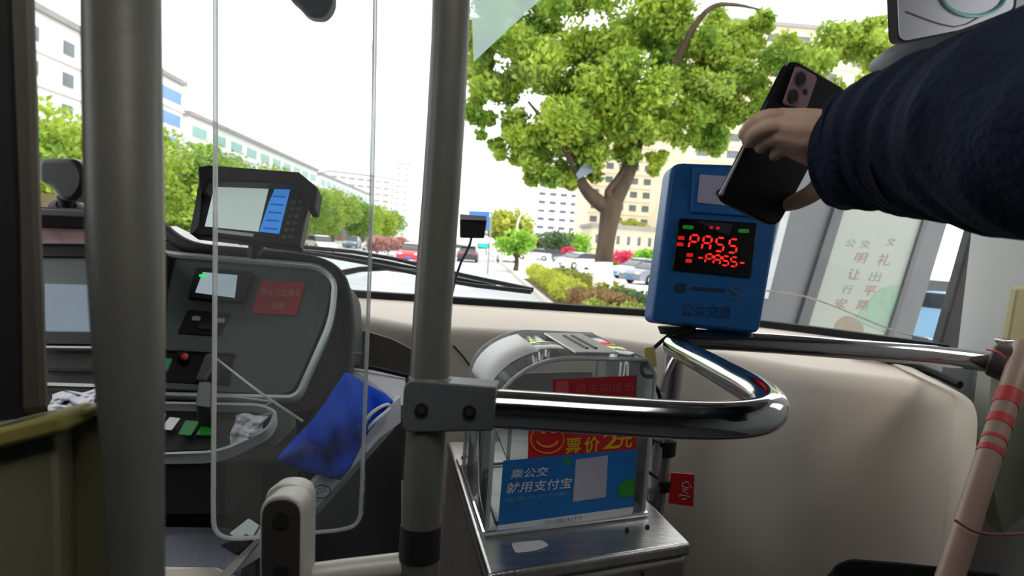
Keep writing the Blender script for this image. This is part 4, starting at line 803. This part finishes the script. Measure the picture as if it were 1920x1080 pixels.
# trees far right of the road
def single_tree(loc_, m, R_, Hh, label, seed, n=2200, size=.3, name='roadside_tree'):
    t = proto_tree(seed, m, R_, Hh, name, label, n, size, -1.8); t.location = loc_; return t
p = P(955, 400, 70); single_tree((p[0], p[1], GZ+.1), lf_yel, 3.2, 6.2, 'pale yellow green tree beyond the small display, right of the road', 31)
p = P(972, 430, 46); single_tree((p[0], p[1], GZ+.1), lf_pale, 1.5, 3.3, 'small bright green tree in front of the pale yellow one', 32, 1500, .16)
p = P(1046, 450, 100); single_tree((p[0], p[1], GZ+.1), lf_dark, 3.2, 5.2, 'dull dark green tree beyond the parked cars', 33, 1500)
p = P(1010, 455, 110); single_tree((p[0], p[1], GZ+.1), lf_dark, 3, 4.6, 'dull green tree left of the dark one beyond the car park', 35, 1200)
p = P(1083, 440, 105); single_tree((p[0], p[1], GZ+.1), lf_pale, 2.6, 4.9, 'bright lime tree right of the dull dark green tree', 34, 1300)
p = P(1190, 410, 125); single_tree((p[0], p[1], GZ+.1), lf_yel, 2.8, 9.0, 'olive yellow tree above the low beige building', 36, 1300)
# hedge
def hedge(name, x0, y0, x1, y1, h, m, n, size, seed, label, cat='hedge'):
    r = np.random.default_rng(seed); t = thing(name, label, cat, ((x0+x1)/2, (y0+y1)/2, GZ+.14))
    k = int(max(2, (y1-y0)/.7)); cs, rd, ct = [], [], []
    for i in range(k):
        for j in range(max(1, int((x1-x0)/.6))):
            cs.append((x0+.3+(x1-x0-.6)*((j+.5)/max(1, int((x1-x0)/.6)))+r.normal()*.08, y0+(y1-y0)*(i+.5)/k, GZ+.14+h*.55+r.normal()*.05)); rd.append(h*.58); ct.append(0)
    ct = [n//len(cs)]*len(cs); leafobj('foliage', leaves(cs, rd, ct, size, (1, 1, .85), seed, .5), m, t)
    mb = MB()
    for c in cs[::3]: mb.tube([(c[0], c[1], GZ+.1), (c[0]+.05, c[1], GZ+.14+h*.6)], .02, 5)
    obj('stems', mb, M['bark'], t)
hedge('hedge', 3.75, 20.5, 5.3, 35, .72, lf_hedge, 9000, .075, 41, 'clipped olive hedge running beside the kerb to the large tree')
hedge('hedge', 2.58, 20.5, 3.7, 35.5, .78, leafmat('lime_hedge_leaves', C(150, 168, 48), C(206, 208, 84), .8), 6000, .075, 42, 'lime green end of the hedge nearest the road')
hedge('hedge', 2.58, 7, 5.3, 16, .62, leafmat('mixed_hedge_leaves', C(92, 116, 60), C(176, 192, 76), .6), 15000, .05, 43, 'mixed green hedge just beyond the windscreen frame')
hedge('hedge', 2.58, 16, 4.3, 20, .66, lf_red, 6000, .06, 44, 'brownish red hedge patch between the olive and mixed hedges')
hedge('hedge', 4.3, 15.5, 5.3, 20.5, .66, lf_dark, 4000, .06, 45, 'dark green hedge patch at the foot of the large tree')
def bush(px, py, d, r, m, label, sq=(1.2, 1.2, .8), n=900, size=.12, seed=0):
    c = P(px, py, d); t = thing('bush', label, 'bush', (c[0], c[1], GZ+.1)); leafobj('foliage', leaves([c], [r], [n], size, sq, seed, .75), m, t)
    leafobj('inner_foliage', leaves([c], [r*.7], [n//2], size*1.4, sq, seed+1, .3), m, t)
    mb = MB(); mb.tube([(c[0], c[1], GZ+.05), c], .05, 6); obj('stem', mb, M['bark'], t)
bush(1172, 486, 58, .85, lf_pink, 'pink azalea bush beyond the big trunk', (1.5, 1, .85), seed=51)
bush(1212, 482, 52, .8, lf_pale, 'round lime green bush beside the card reader', seed=52)
bush(1066, 471, 80, .6, lf_pink, 'small red azalea bush between parked cars and trunk', (1.3, 1, .8), seed=53)
bush(1108, 482, 75, .6, lf_pale, 'small green bush left of the big trunk', seed=54)
bush(1152, 502, 52, .5, lf_hedge, 'low olive bush right of the whitewashed trunk', seed=55)
for k, x in enumerate((708, 728, 748)): bush(x, 457, 62+k*2, .75, lf_salmon, ('salmon pink bush, leftmost of three across the road', 'salmon pink bush, middle of three across the road', 'salmon pink bush, rightmost of three across the road')[k], (1.4, 1, .9), seed=56+k)

# ------------------------------------------------------------------ cars
def car(x, y, rot, col, label, L=4.5, h=1.45, group='parked and passing cars', roofcol=None, z=GZ):
    t = thing('car', label, 'car', (0, 0, 0), group); m = mat('car_paint_'+str(col), C(*col), .25, .1, .02)
    W_ = .88
    prof_ = [(-L/2, .35), (-L/2, .78), (-L/2+.15, .92), (-L*.22, .98), (L*.16, .96), (L/2-.25, .80), (L/2, .62), (L/2, .3), (L/2-.1, .22), (-L/2+.1, .22)]
    mb = MB(); mb.loft([[(a*s_, sd*W_*s_ if abs(s_) < 2 else 0, b) for a, b in prof_] for sd, s_ in ((-1, .97), (-1, 1.0), (1, 1.0), (1, .97))]); obj('body', mb, m, t, bevel=.05)
    cab = [(-L*.40, .93), (-L*.27, h-.08), (-L*.20, h), (L*.04, h), (L*.10, h-.06), (L*.26, .93)]
    mb = MB(); mb.loft([[(a, -.80+(b-.93)*.25*1.0, b) for a, b in cab], [(a, .80-(b-.93)*.25, b) for a, b in cab]]); obj('windows', mb, M['cglass'], t, bevel=.02)
    rf = [(-L*.29, h-.04), (-L*.20, h+.012), (L*.04, h+.012), (L*.11, h-.05)]
    mb = MB(); mb.loft([[(a, -.69, b) for a, b in rf], [(a, .69, b) for a, b in rf]], close=False, caps=False); mb2 = obj('roof', mb, mat('car_paint_'+str(roofcol or col), C(*(roofcol or col)), .25, .1, .02), t, solid=.03)
    for sx in (-L*.31, L*.31):
        for sy in (-.8, .8):
            mb = MB(); mb.tube([(sx, sy-.1, .32), (sx, sy+.1, .32)], .32, 18); wv = obj('wheel', mb, M['tyre'], t, bevel=.03)
            mb = MB(); mb.tube([(sx, sy-.11, .32), (sx, sy+.11, .32)], .18, 14); obj('hub', mb, M['silver'], wv)
    for sy in (-.62, .62):
        mb = MB(); mb.box((L/2-.12, sy-.16, .6), (L/2+.01, sy+.16, .72)); obj('headlight', mb, M['wprint'], t, bevel=.02)
        mb = MB(); mb.box((-L/2-.01, sy-.16, .7), (-L/2+.1, sy+.16, .84)); obj('tail_light', mb, M['red'], t, bevel=.02)
    mb = MB(); mb.box((L/2-.04, -.25, .34), (L/2+.015, .25, .46)); obj('number_plate', mb, M['pblue'], t)
    t.location = (x, y, z); t.rotation_euler = (0, 0, rot); return t
D = math.radians
def carpx(px, py, d, rot, col, label, **k):
    p = P(px, py, d); return car(p[0], p[1], D(rot), col, label, **k)
carpx(600, 468, 62, -60, (238, 232, 226), 'white car with orange stripe passing left of the monitor', roofcol=(246, 240, 232), group=None)
carpx(775, 478, 52, -95, (196, 60, 66), 'red car coming toward the bus left of the middle pole', roofcol=(230, 225, 225))
carpx(862, 470, 80, 88, (225, 226, 230), 'white car ahead just right of the middle pole')
carpx(878, 476, 62, 88, (70, 74, 80), 'dark car ahead below the small black display')
carpx(1088, 494, 60, -150, (240, 240, 242), 'white car parked left of the big trunk', z=GZ+.1)
carpx(1078, 488, 70, -150, (90, 94, 102), 'dark car parked behind the white car by the trunk', z=GZ+.1)
carpx(1030, 482, 88, 165, (84, 90, 100), 'dark blue grey car parked beyond the hedge, centre of the car park', z=GZ+.1)
carpx(1000, 482, 84, 170, (238, 238, 240), 'white car parked at the left end of the car park', z=GZ+.1)
carpx(1058, 478, 96, 165, (150, 44, 52), 'dark red car parked near the red azalea', z=GZ+.1)
carpx(1202, 512, 46, -155, (186, 196, 206), 'silver car parked right of the trunk', z=GZ+.1)
carpx(1232, 516, 40, -150, (120, 128, 138), 'grey car parked beside the card reader edge', z=GZ+.1)
carpx(950, 478, 66, 90, (228, 228, 230), 'white car standing by the kerb near the white posts', z=GZ+.1)
carpx(660, 462, 84, -88, (120, 128, 134), 'grey car on the far lanes right of the orange striped car')
carpx(700, 466, 78, -92, (200, 206, 210), 'pale grey car on the far lanes near the salmon bushes')
carpx(1770, 575, 24, 95, (232, 234, 238), 'white car parked at the right end of the windscreen, farther than the blue one', z=GZ+.1, h=1.6)
carpx(1762, 610, 17.5, 100, (126, 164, 196), 'blue car low at the right end of the windscreen', z=GZ+.1, h=1.35)

# ------------------------------------------------------------------ buildings
def building(name, label, A, B, depth, h, rows, cols, wm, wn, ww=.55, wh=.5, z0=GZ, ledge=True, zb=1.2, roofm=None, skip=0, cat='building', group=None):
    """A, B: foot of the visible front, left to right; windows are inset panes, each its own part"""
    A = np.array([*A, z0]); B = np.array([*B, z0]); e = B-A; Lg = np.linalg.norm(e); e /= Lg; n = np.array([e[1], -e[0], 0])   # n faces the camera side
    if n[:2]@(-A[:2]) < 0: n = -n
    t = thing(name, label, cat, (A+B)/2, group); mb = MB(); mb.slab([A, B, B-n*depth, A-n*depth], (0, 0, h)); obj('wall', mb, wm, t, sm=False)
    mb = MB(); mb.slab([A+n*.4-e*.3, B+n*.4+e*.3, B-n*(depth+.3)+e*.3, A-n*(depth+.3)-e*.3], (0, 0, .6))
    o = obj('roof', ([tuple(np.array(v)+np.array([0, 0, h])) for v in mb.v], mb.f), roofm or M['bgrey'], t, sm=False)
    cw, rh = Lg/cols, (h-zb-.6)/rows; cnt = 0; pr = None; off = ROOT[t.name]
    for r_ in range(rows):
        if ledge:
            a = A+np.array([0, 0, zb+rh*r_]); mb = MB(); mb.slab([a+n*.25, a+e*Lg+n*.25, a+e*Lg, a], (0, 0, .22)); obj('floor_ledge', mb, wm, t, sm=False)
        for c_ in range(cols):
            a = A+e*(cw*(c_+.5-ww/2))+np.array([0, 0, zb+rh*(r_+.3)]); b = e*cw*ww; hh = np.array([0, 0, rh*wh]); cnt += 1
            if pr is None:
                mb = MB(); mb.slab([a+n*.06, a+b+n*.06, a+b+hh+n*.06, a+hh+n*.06], -n*.1); pr = obj('window', mb, wn, t, sm=False); a00 = a
            elif cnt <= 98:
                o = pr.copy(); COL.objects.link(o); o.location = [float(k) for k in (a-a00)]
    return t
bX = -42
building('apartment_block', 'white apartment block with dark windows at the far left edge behind the trees', (bX, 46), (bX, 79), 14, 20.4, 6, 6, M['bwhite'], M['bwin'], .32, .42)
building('apartment_block', 'white block with blue glazed corner right of the left pole', (bX, 82), (bX, 97), 14, 20.6, 6, 2, M['bwhite'], M['bblue'], .8, .5)
building('apartment_block', 'long white block with green window bands receding along the road', (bX, 99), (bX, 176), 14, 17.0, 5, 10, M['bwhite'], M['bgreen'], .66, .5)
building('apartment_block', 'farther white block with green windows beyond the long one', (bX, 180), (bX, 262), 14, 16.6, 5, 12, M['bwhite'], M['bgreen'], .7, .5)
A = Yp(612, 440, 380); B = Yp(742, 445, 400)
building('apartment_block', 'pale distant block at the end of the road left of the slim tower', (A[0], A[1]), (B[0], B[1]), 25, 35, 9, 8, M['bwhite'], M['bgrey'], .7, .3)
A = Yp(733, 440, 380); B = Yp(762, 445, 380)
tw = building('tower', 'slim white tower with a stepped top at the end of the road', (A[0], A[1]), (B[0], B[1]), 9, 42, 12, 2, M['bwhite'], M['bgrey'], .6, .3)
c = (A+B)/2; mb = MB(); mb.box((c[0]-2.6, c[1]+1, GZ+42.5), (c[0]+2.6, c[1]+6, GZ+47)); mb.box((c[0]-1, c[1]+2, GZ+47), (c[0]+1, c[1]+4, GZ+50)); obj('stepped_top', mb, M['bwhite'], tw, sm=False)
A = Yp(1000, 460, 250); B = Yp(1100, 466, 250)
building('tower', 'white high-rise with dark windows behind the small trees, left of the beige tower', (A[0], A[1]), (B[0], B[1]), 16, 36, 11, 5, M['bwhite'], M['bwin'], .6, .35)
A = Yp(1096, 466, 150); B = Yp(1238, 476, 150)
building('tower', 'beige high-rise with dark windows seen behind the large tree trunk', (A[0], A[1]), (B[0], B[1]), 20, 38, 12, 6, M['bbeige'], M['bwin'], .55, .45)
A = Yp(1238, 476, 128); B = Yp(1268, 478, 128)
building('tower', 'narrow white stair tower left of the card reader top', (A[0], A[1]), (B[0], B[1]), 10, 40, 10, 1, M['bwhite'], M['bgrey'], .3, .3)
A = Yp(1272, 478, 104); B = Yp(1660, 500, 104)
building('tower', 'big beige high-rise behind the yellow green tree above the card reader', (A[0], A[1]), (B[0], B[1]), 20, 38.5, 14, 7, M['bbeige'], M['bwin'], .4, .45)
A = Yp(1108, 466, 108); B = Yp(1226, 476, 108)
building('low_building', 'low two storey beige building beyond the parked cars', (A[0], A[1]), (B[0], B[1]), 12, 5.6, 1, 6, M['bbeige'], M['bwin'], .3, .5, zb=2.2)
A = Yp(1066, 466, 112); B = Yp(1090, 468, 112)
building('low_building', 'white low shop beside the low beige building', (A[0], A[1]), (B[0], B[1]), 8, 3.6, 1, 2, M['bwhite'], M['bblue'], .7, .35, zb=1.4)
# shop row across the road
sh = thing('shop_row', 'dim row of shops with coloured signs under the trees across the road', 'shop', (-27, 60, GZ+.1))
mb = MB(); mb.box((-30, 18, GZ), (-27, 180, GZ+4.2)); obj('wall', mb, mat('shop_wall', C(110, 114, 112), .7, 0, .2, .4), sh, sm=False)
for (px, py, wpx, hpx, d, m) in ((315, 405, 34, 14, 52, M['wprint']), (318, 422, 34, 10, 52, M['pblue']), (312, 398, 20, 6, 51.8, M['red']), (610, 440, 30, 10, 100, M['pblue']), (640, 447, 16, 7, 108, M['red']), (658, 445, 18, 7, 112, M['wprint'])):
    q = P(px, py, d); k = wpx*d/F/2; kk = hpx*d/F/2; q = CAM+(q-CAM)*(-26.85-CAM[0])/(q[0]-CAM[0]); s_ = q[1]/d
    mb = MB(); mb.box((-27.0, q[1]-k*2.2, q[2]-kk), (-26.8, q[1]+k*2.2, q[2]+kk)); obj('sign', mb, m, sh, sm=False)
# ------------------------------------------------------------------ street furniture
sl = thing('street_lamp', 'white curved street lamp arm in front of the pale yellow tree', 'street lamp', (*P(968, 490, 48)[:2], GZ+.1))
a = P(968, 490, 48); mb = MB(); mb.tube([(a[0], a[1], GZ+.1), P(968, 430, 48), P(975, 402, 48), P(992, 392, 48), P(1012, 390, 48)], [.09, .07, .06, .06, .05], 10, 2); obj('post', mb, M['white'], sl)
mb = MB(); mb.ball(P(1013, 391, 48), (.35, .15, .08), 10, 6); obj('lamp_head', mb, M['white'], sl)
for x, lb in ((928, 'left of two thin white posts by the kerb near the traffic light'), (938, 'right of two thin white posts by the kerb near the traffic light')):
    a = P(x, 490, 60); obj('kerb_post', MB().tube([(a[0], a[1], GZ), (a[0], a[1], P(x, 448, 60)[2])], .1, 10), mat('grey_white_post', C(200, 202, 204), .6), label=lb, cat='post', group='thin posts by the kerb')
tl_ = thing('traffic_light', 'traffic light showing green beside the road ahead', 'traffic light', (*P(912, 470, 95)[:2], GZ))
a = P(912, 470, 95); mb = MB(); mb.tube([(a[0], a[1], GZ), (a[0], a[1], P(912, 458, 95)[2])], .1, 8); obj('pole', mb, M['bgrey'], tl_)
mb = MB(); mb.slab([P(896, 456, 95), P(916, 456, 95), P(916, 466, 95), P(896, 466, 95)], (0, .3, 0)); obj('head', mb, M['rubber'], tl_)
mb = MB(); mb.slab([P(898, 457, 94.9), P(914, 458, 94.9), P(914, 464, 94.9), P(898, 463, 94.9)], (0, -.1, 0)); obj('green_lamp', mb, mat('green_signal', (0, .5, .3, 1), .4, emit=(0, 1, .55, 1), estr=1.2), tl_)
rs = thing('road_sign', 'blue road sign seen above the small black display', 'sign', (*P(900, 470, 40)[:2], GZ)); a = P(917, 470, 40)
mb = MB(); mb.slab([P(879, 395, 40), P(918, 397, 40), P(917, 432, 40), P(879, 430, 40)], (0, .06, 0)); obj('board', mb, mat('road_sign_blue', C(60, 112, 190), .4), rs)
mb = MB(); mb.tube([(a[0], a[1]+.1, GZ), (a[0], a[1]+.1, P(917, 395, 40)[2])], .05, 8); obj('pole', mb, M['bgrey'], rs)
q = P(1000, 452, 50); rl = thing('red_lantern', 'red lantern on a thin pole right of the small bright green tree', 'lantern', (q[0], q[1], GZ+.1)); obj('pole', MB().tube([(q[0], q[1]+.3, GZ), (q[0], q[1]+.3, q[2]+.5), (q[0], q[1], q[2]+.4)], .03, 6), M['bgrey'], rl); obj('shade', MB().ball(q, (.28, .28, .36), 12, 8), M['red'], rl) #'red lantern shape hanging right of the small bright green tree', cat='lantern')
# bus shelter beyond the right windscreen
bs = thing('bus_shelter', 'grey bus stop board with a pale poster of faint red characters beyond the right windscreen', 'bus shelter', (*P(1600, 640, 5)[:2], GZ+.1))
PQ = Plane(P(1500, 600, 4.6), P(1720, 620, 5.2), P(1600, 380, 5.0))
gpn = mat('shade_toned_panel', C(70, 72, 74), .5, 0, .08, 2); dkf = mat('dark_shelter_frame', C(52, 54, 56), .5)  # panel grey darkened to hold the shelter's shade
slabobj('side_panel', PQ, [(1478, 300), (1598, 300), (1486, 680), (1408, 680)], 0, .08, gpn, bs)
slabobj('light_edge', PQ, [(1490, 300), (1506, 300), (1440, 560), (1430, 560)], .012, .02, mat('pale_shelter_edge', C(150, 154, 158), .5), bs)
slabobj('frame', PQ, [(1594, 300), (1612, 300), (1492, 690), (1470, 690)], .03, .1, dkf, bs)
q = slabobj('poster', PQ, [(1606, 300), (1812, 300), (1690, 700), (1480, 680)], .01, .03, mat('shade_toned_poster', C(118, 124, 115), .4, 0, .03, 1.5), bs, label='pale poster with faint red characters')  # poster colour darkened too, shade put into the base tone
slabobj('green_patch', PQ, [(1650, 540), (1690, 532), (1668, 626), (1600, 600)], .012, .002, mat('poster_green', C(98, 124, 106), .5), q, r=14)
slabobj('brown_patch', PQ, [(1570, 600), (1590, 590), (1620, 606), (1618, 640), (1556, 640)], .013, .002, mat('poster_brown', C(104, 96, 80), .5), q, r=12)
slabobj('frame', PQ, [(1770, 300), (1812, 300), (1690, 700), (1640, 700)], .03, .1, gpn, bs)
slabobj('frame', PQ, [(1768, 300), (1776, 300), (1656, 690), (1646, 690)], .034, .1, dkf, bs)
pr_ = mat('poster_red_print', C(112, 84, 80), .5); pg_ = mat('poster_grey_print', C(98, 103, 94), .5)
for ch, x, y, s_, m_ in (('公', 1584, 462, 17, pg_), ('交', 1612, 464, 17, pg_), ('文', 1660, 460, 17, pg_), ('明', 1600, 492, 22, pr_), ('礼', 1642, 497, 25, pr_), ('让', 1587, 523, 23, pr_), ('出', 1628, 527, 21, pg_), ('行', 1577, 550, 19, pg_), ('平', 1616, 554, 22, pr_), ('安', 1563, 577, 21, pr_), ('路', 1604, 580, 22, pr_)):
    text(ch, PQ.at(x, y, .012), PQ.at(x+s_, y+1, .012), PQ.at(x+s_*.35, y-s_*.85, .012), m_, q)
for d_ in ((1550, 5.0), (1735, 5.3)):
    a = PQ.at(d_[0]-30, 640); 
    mb = MB(); mb.tube([a-PQ.n*.05, (a[0]-.1, a[1], GZ+.1)], .05, 10); obj('foot', mb, dkf, bs)
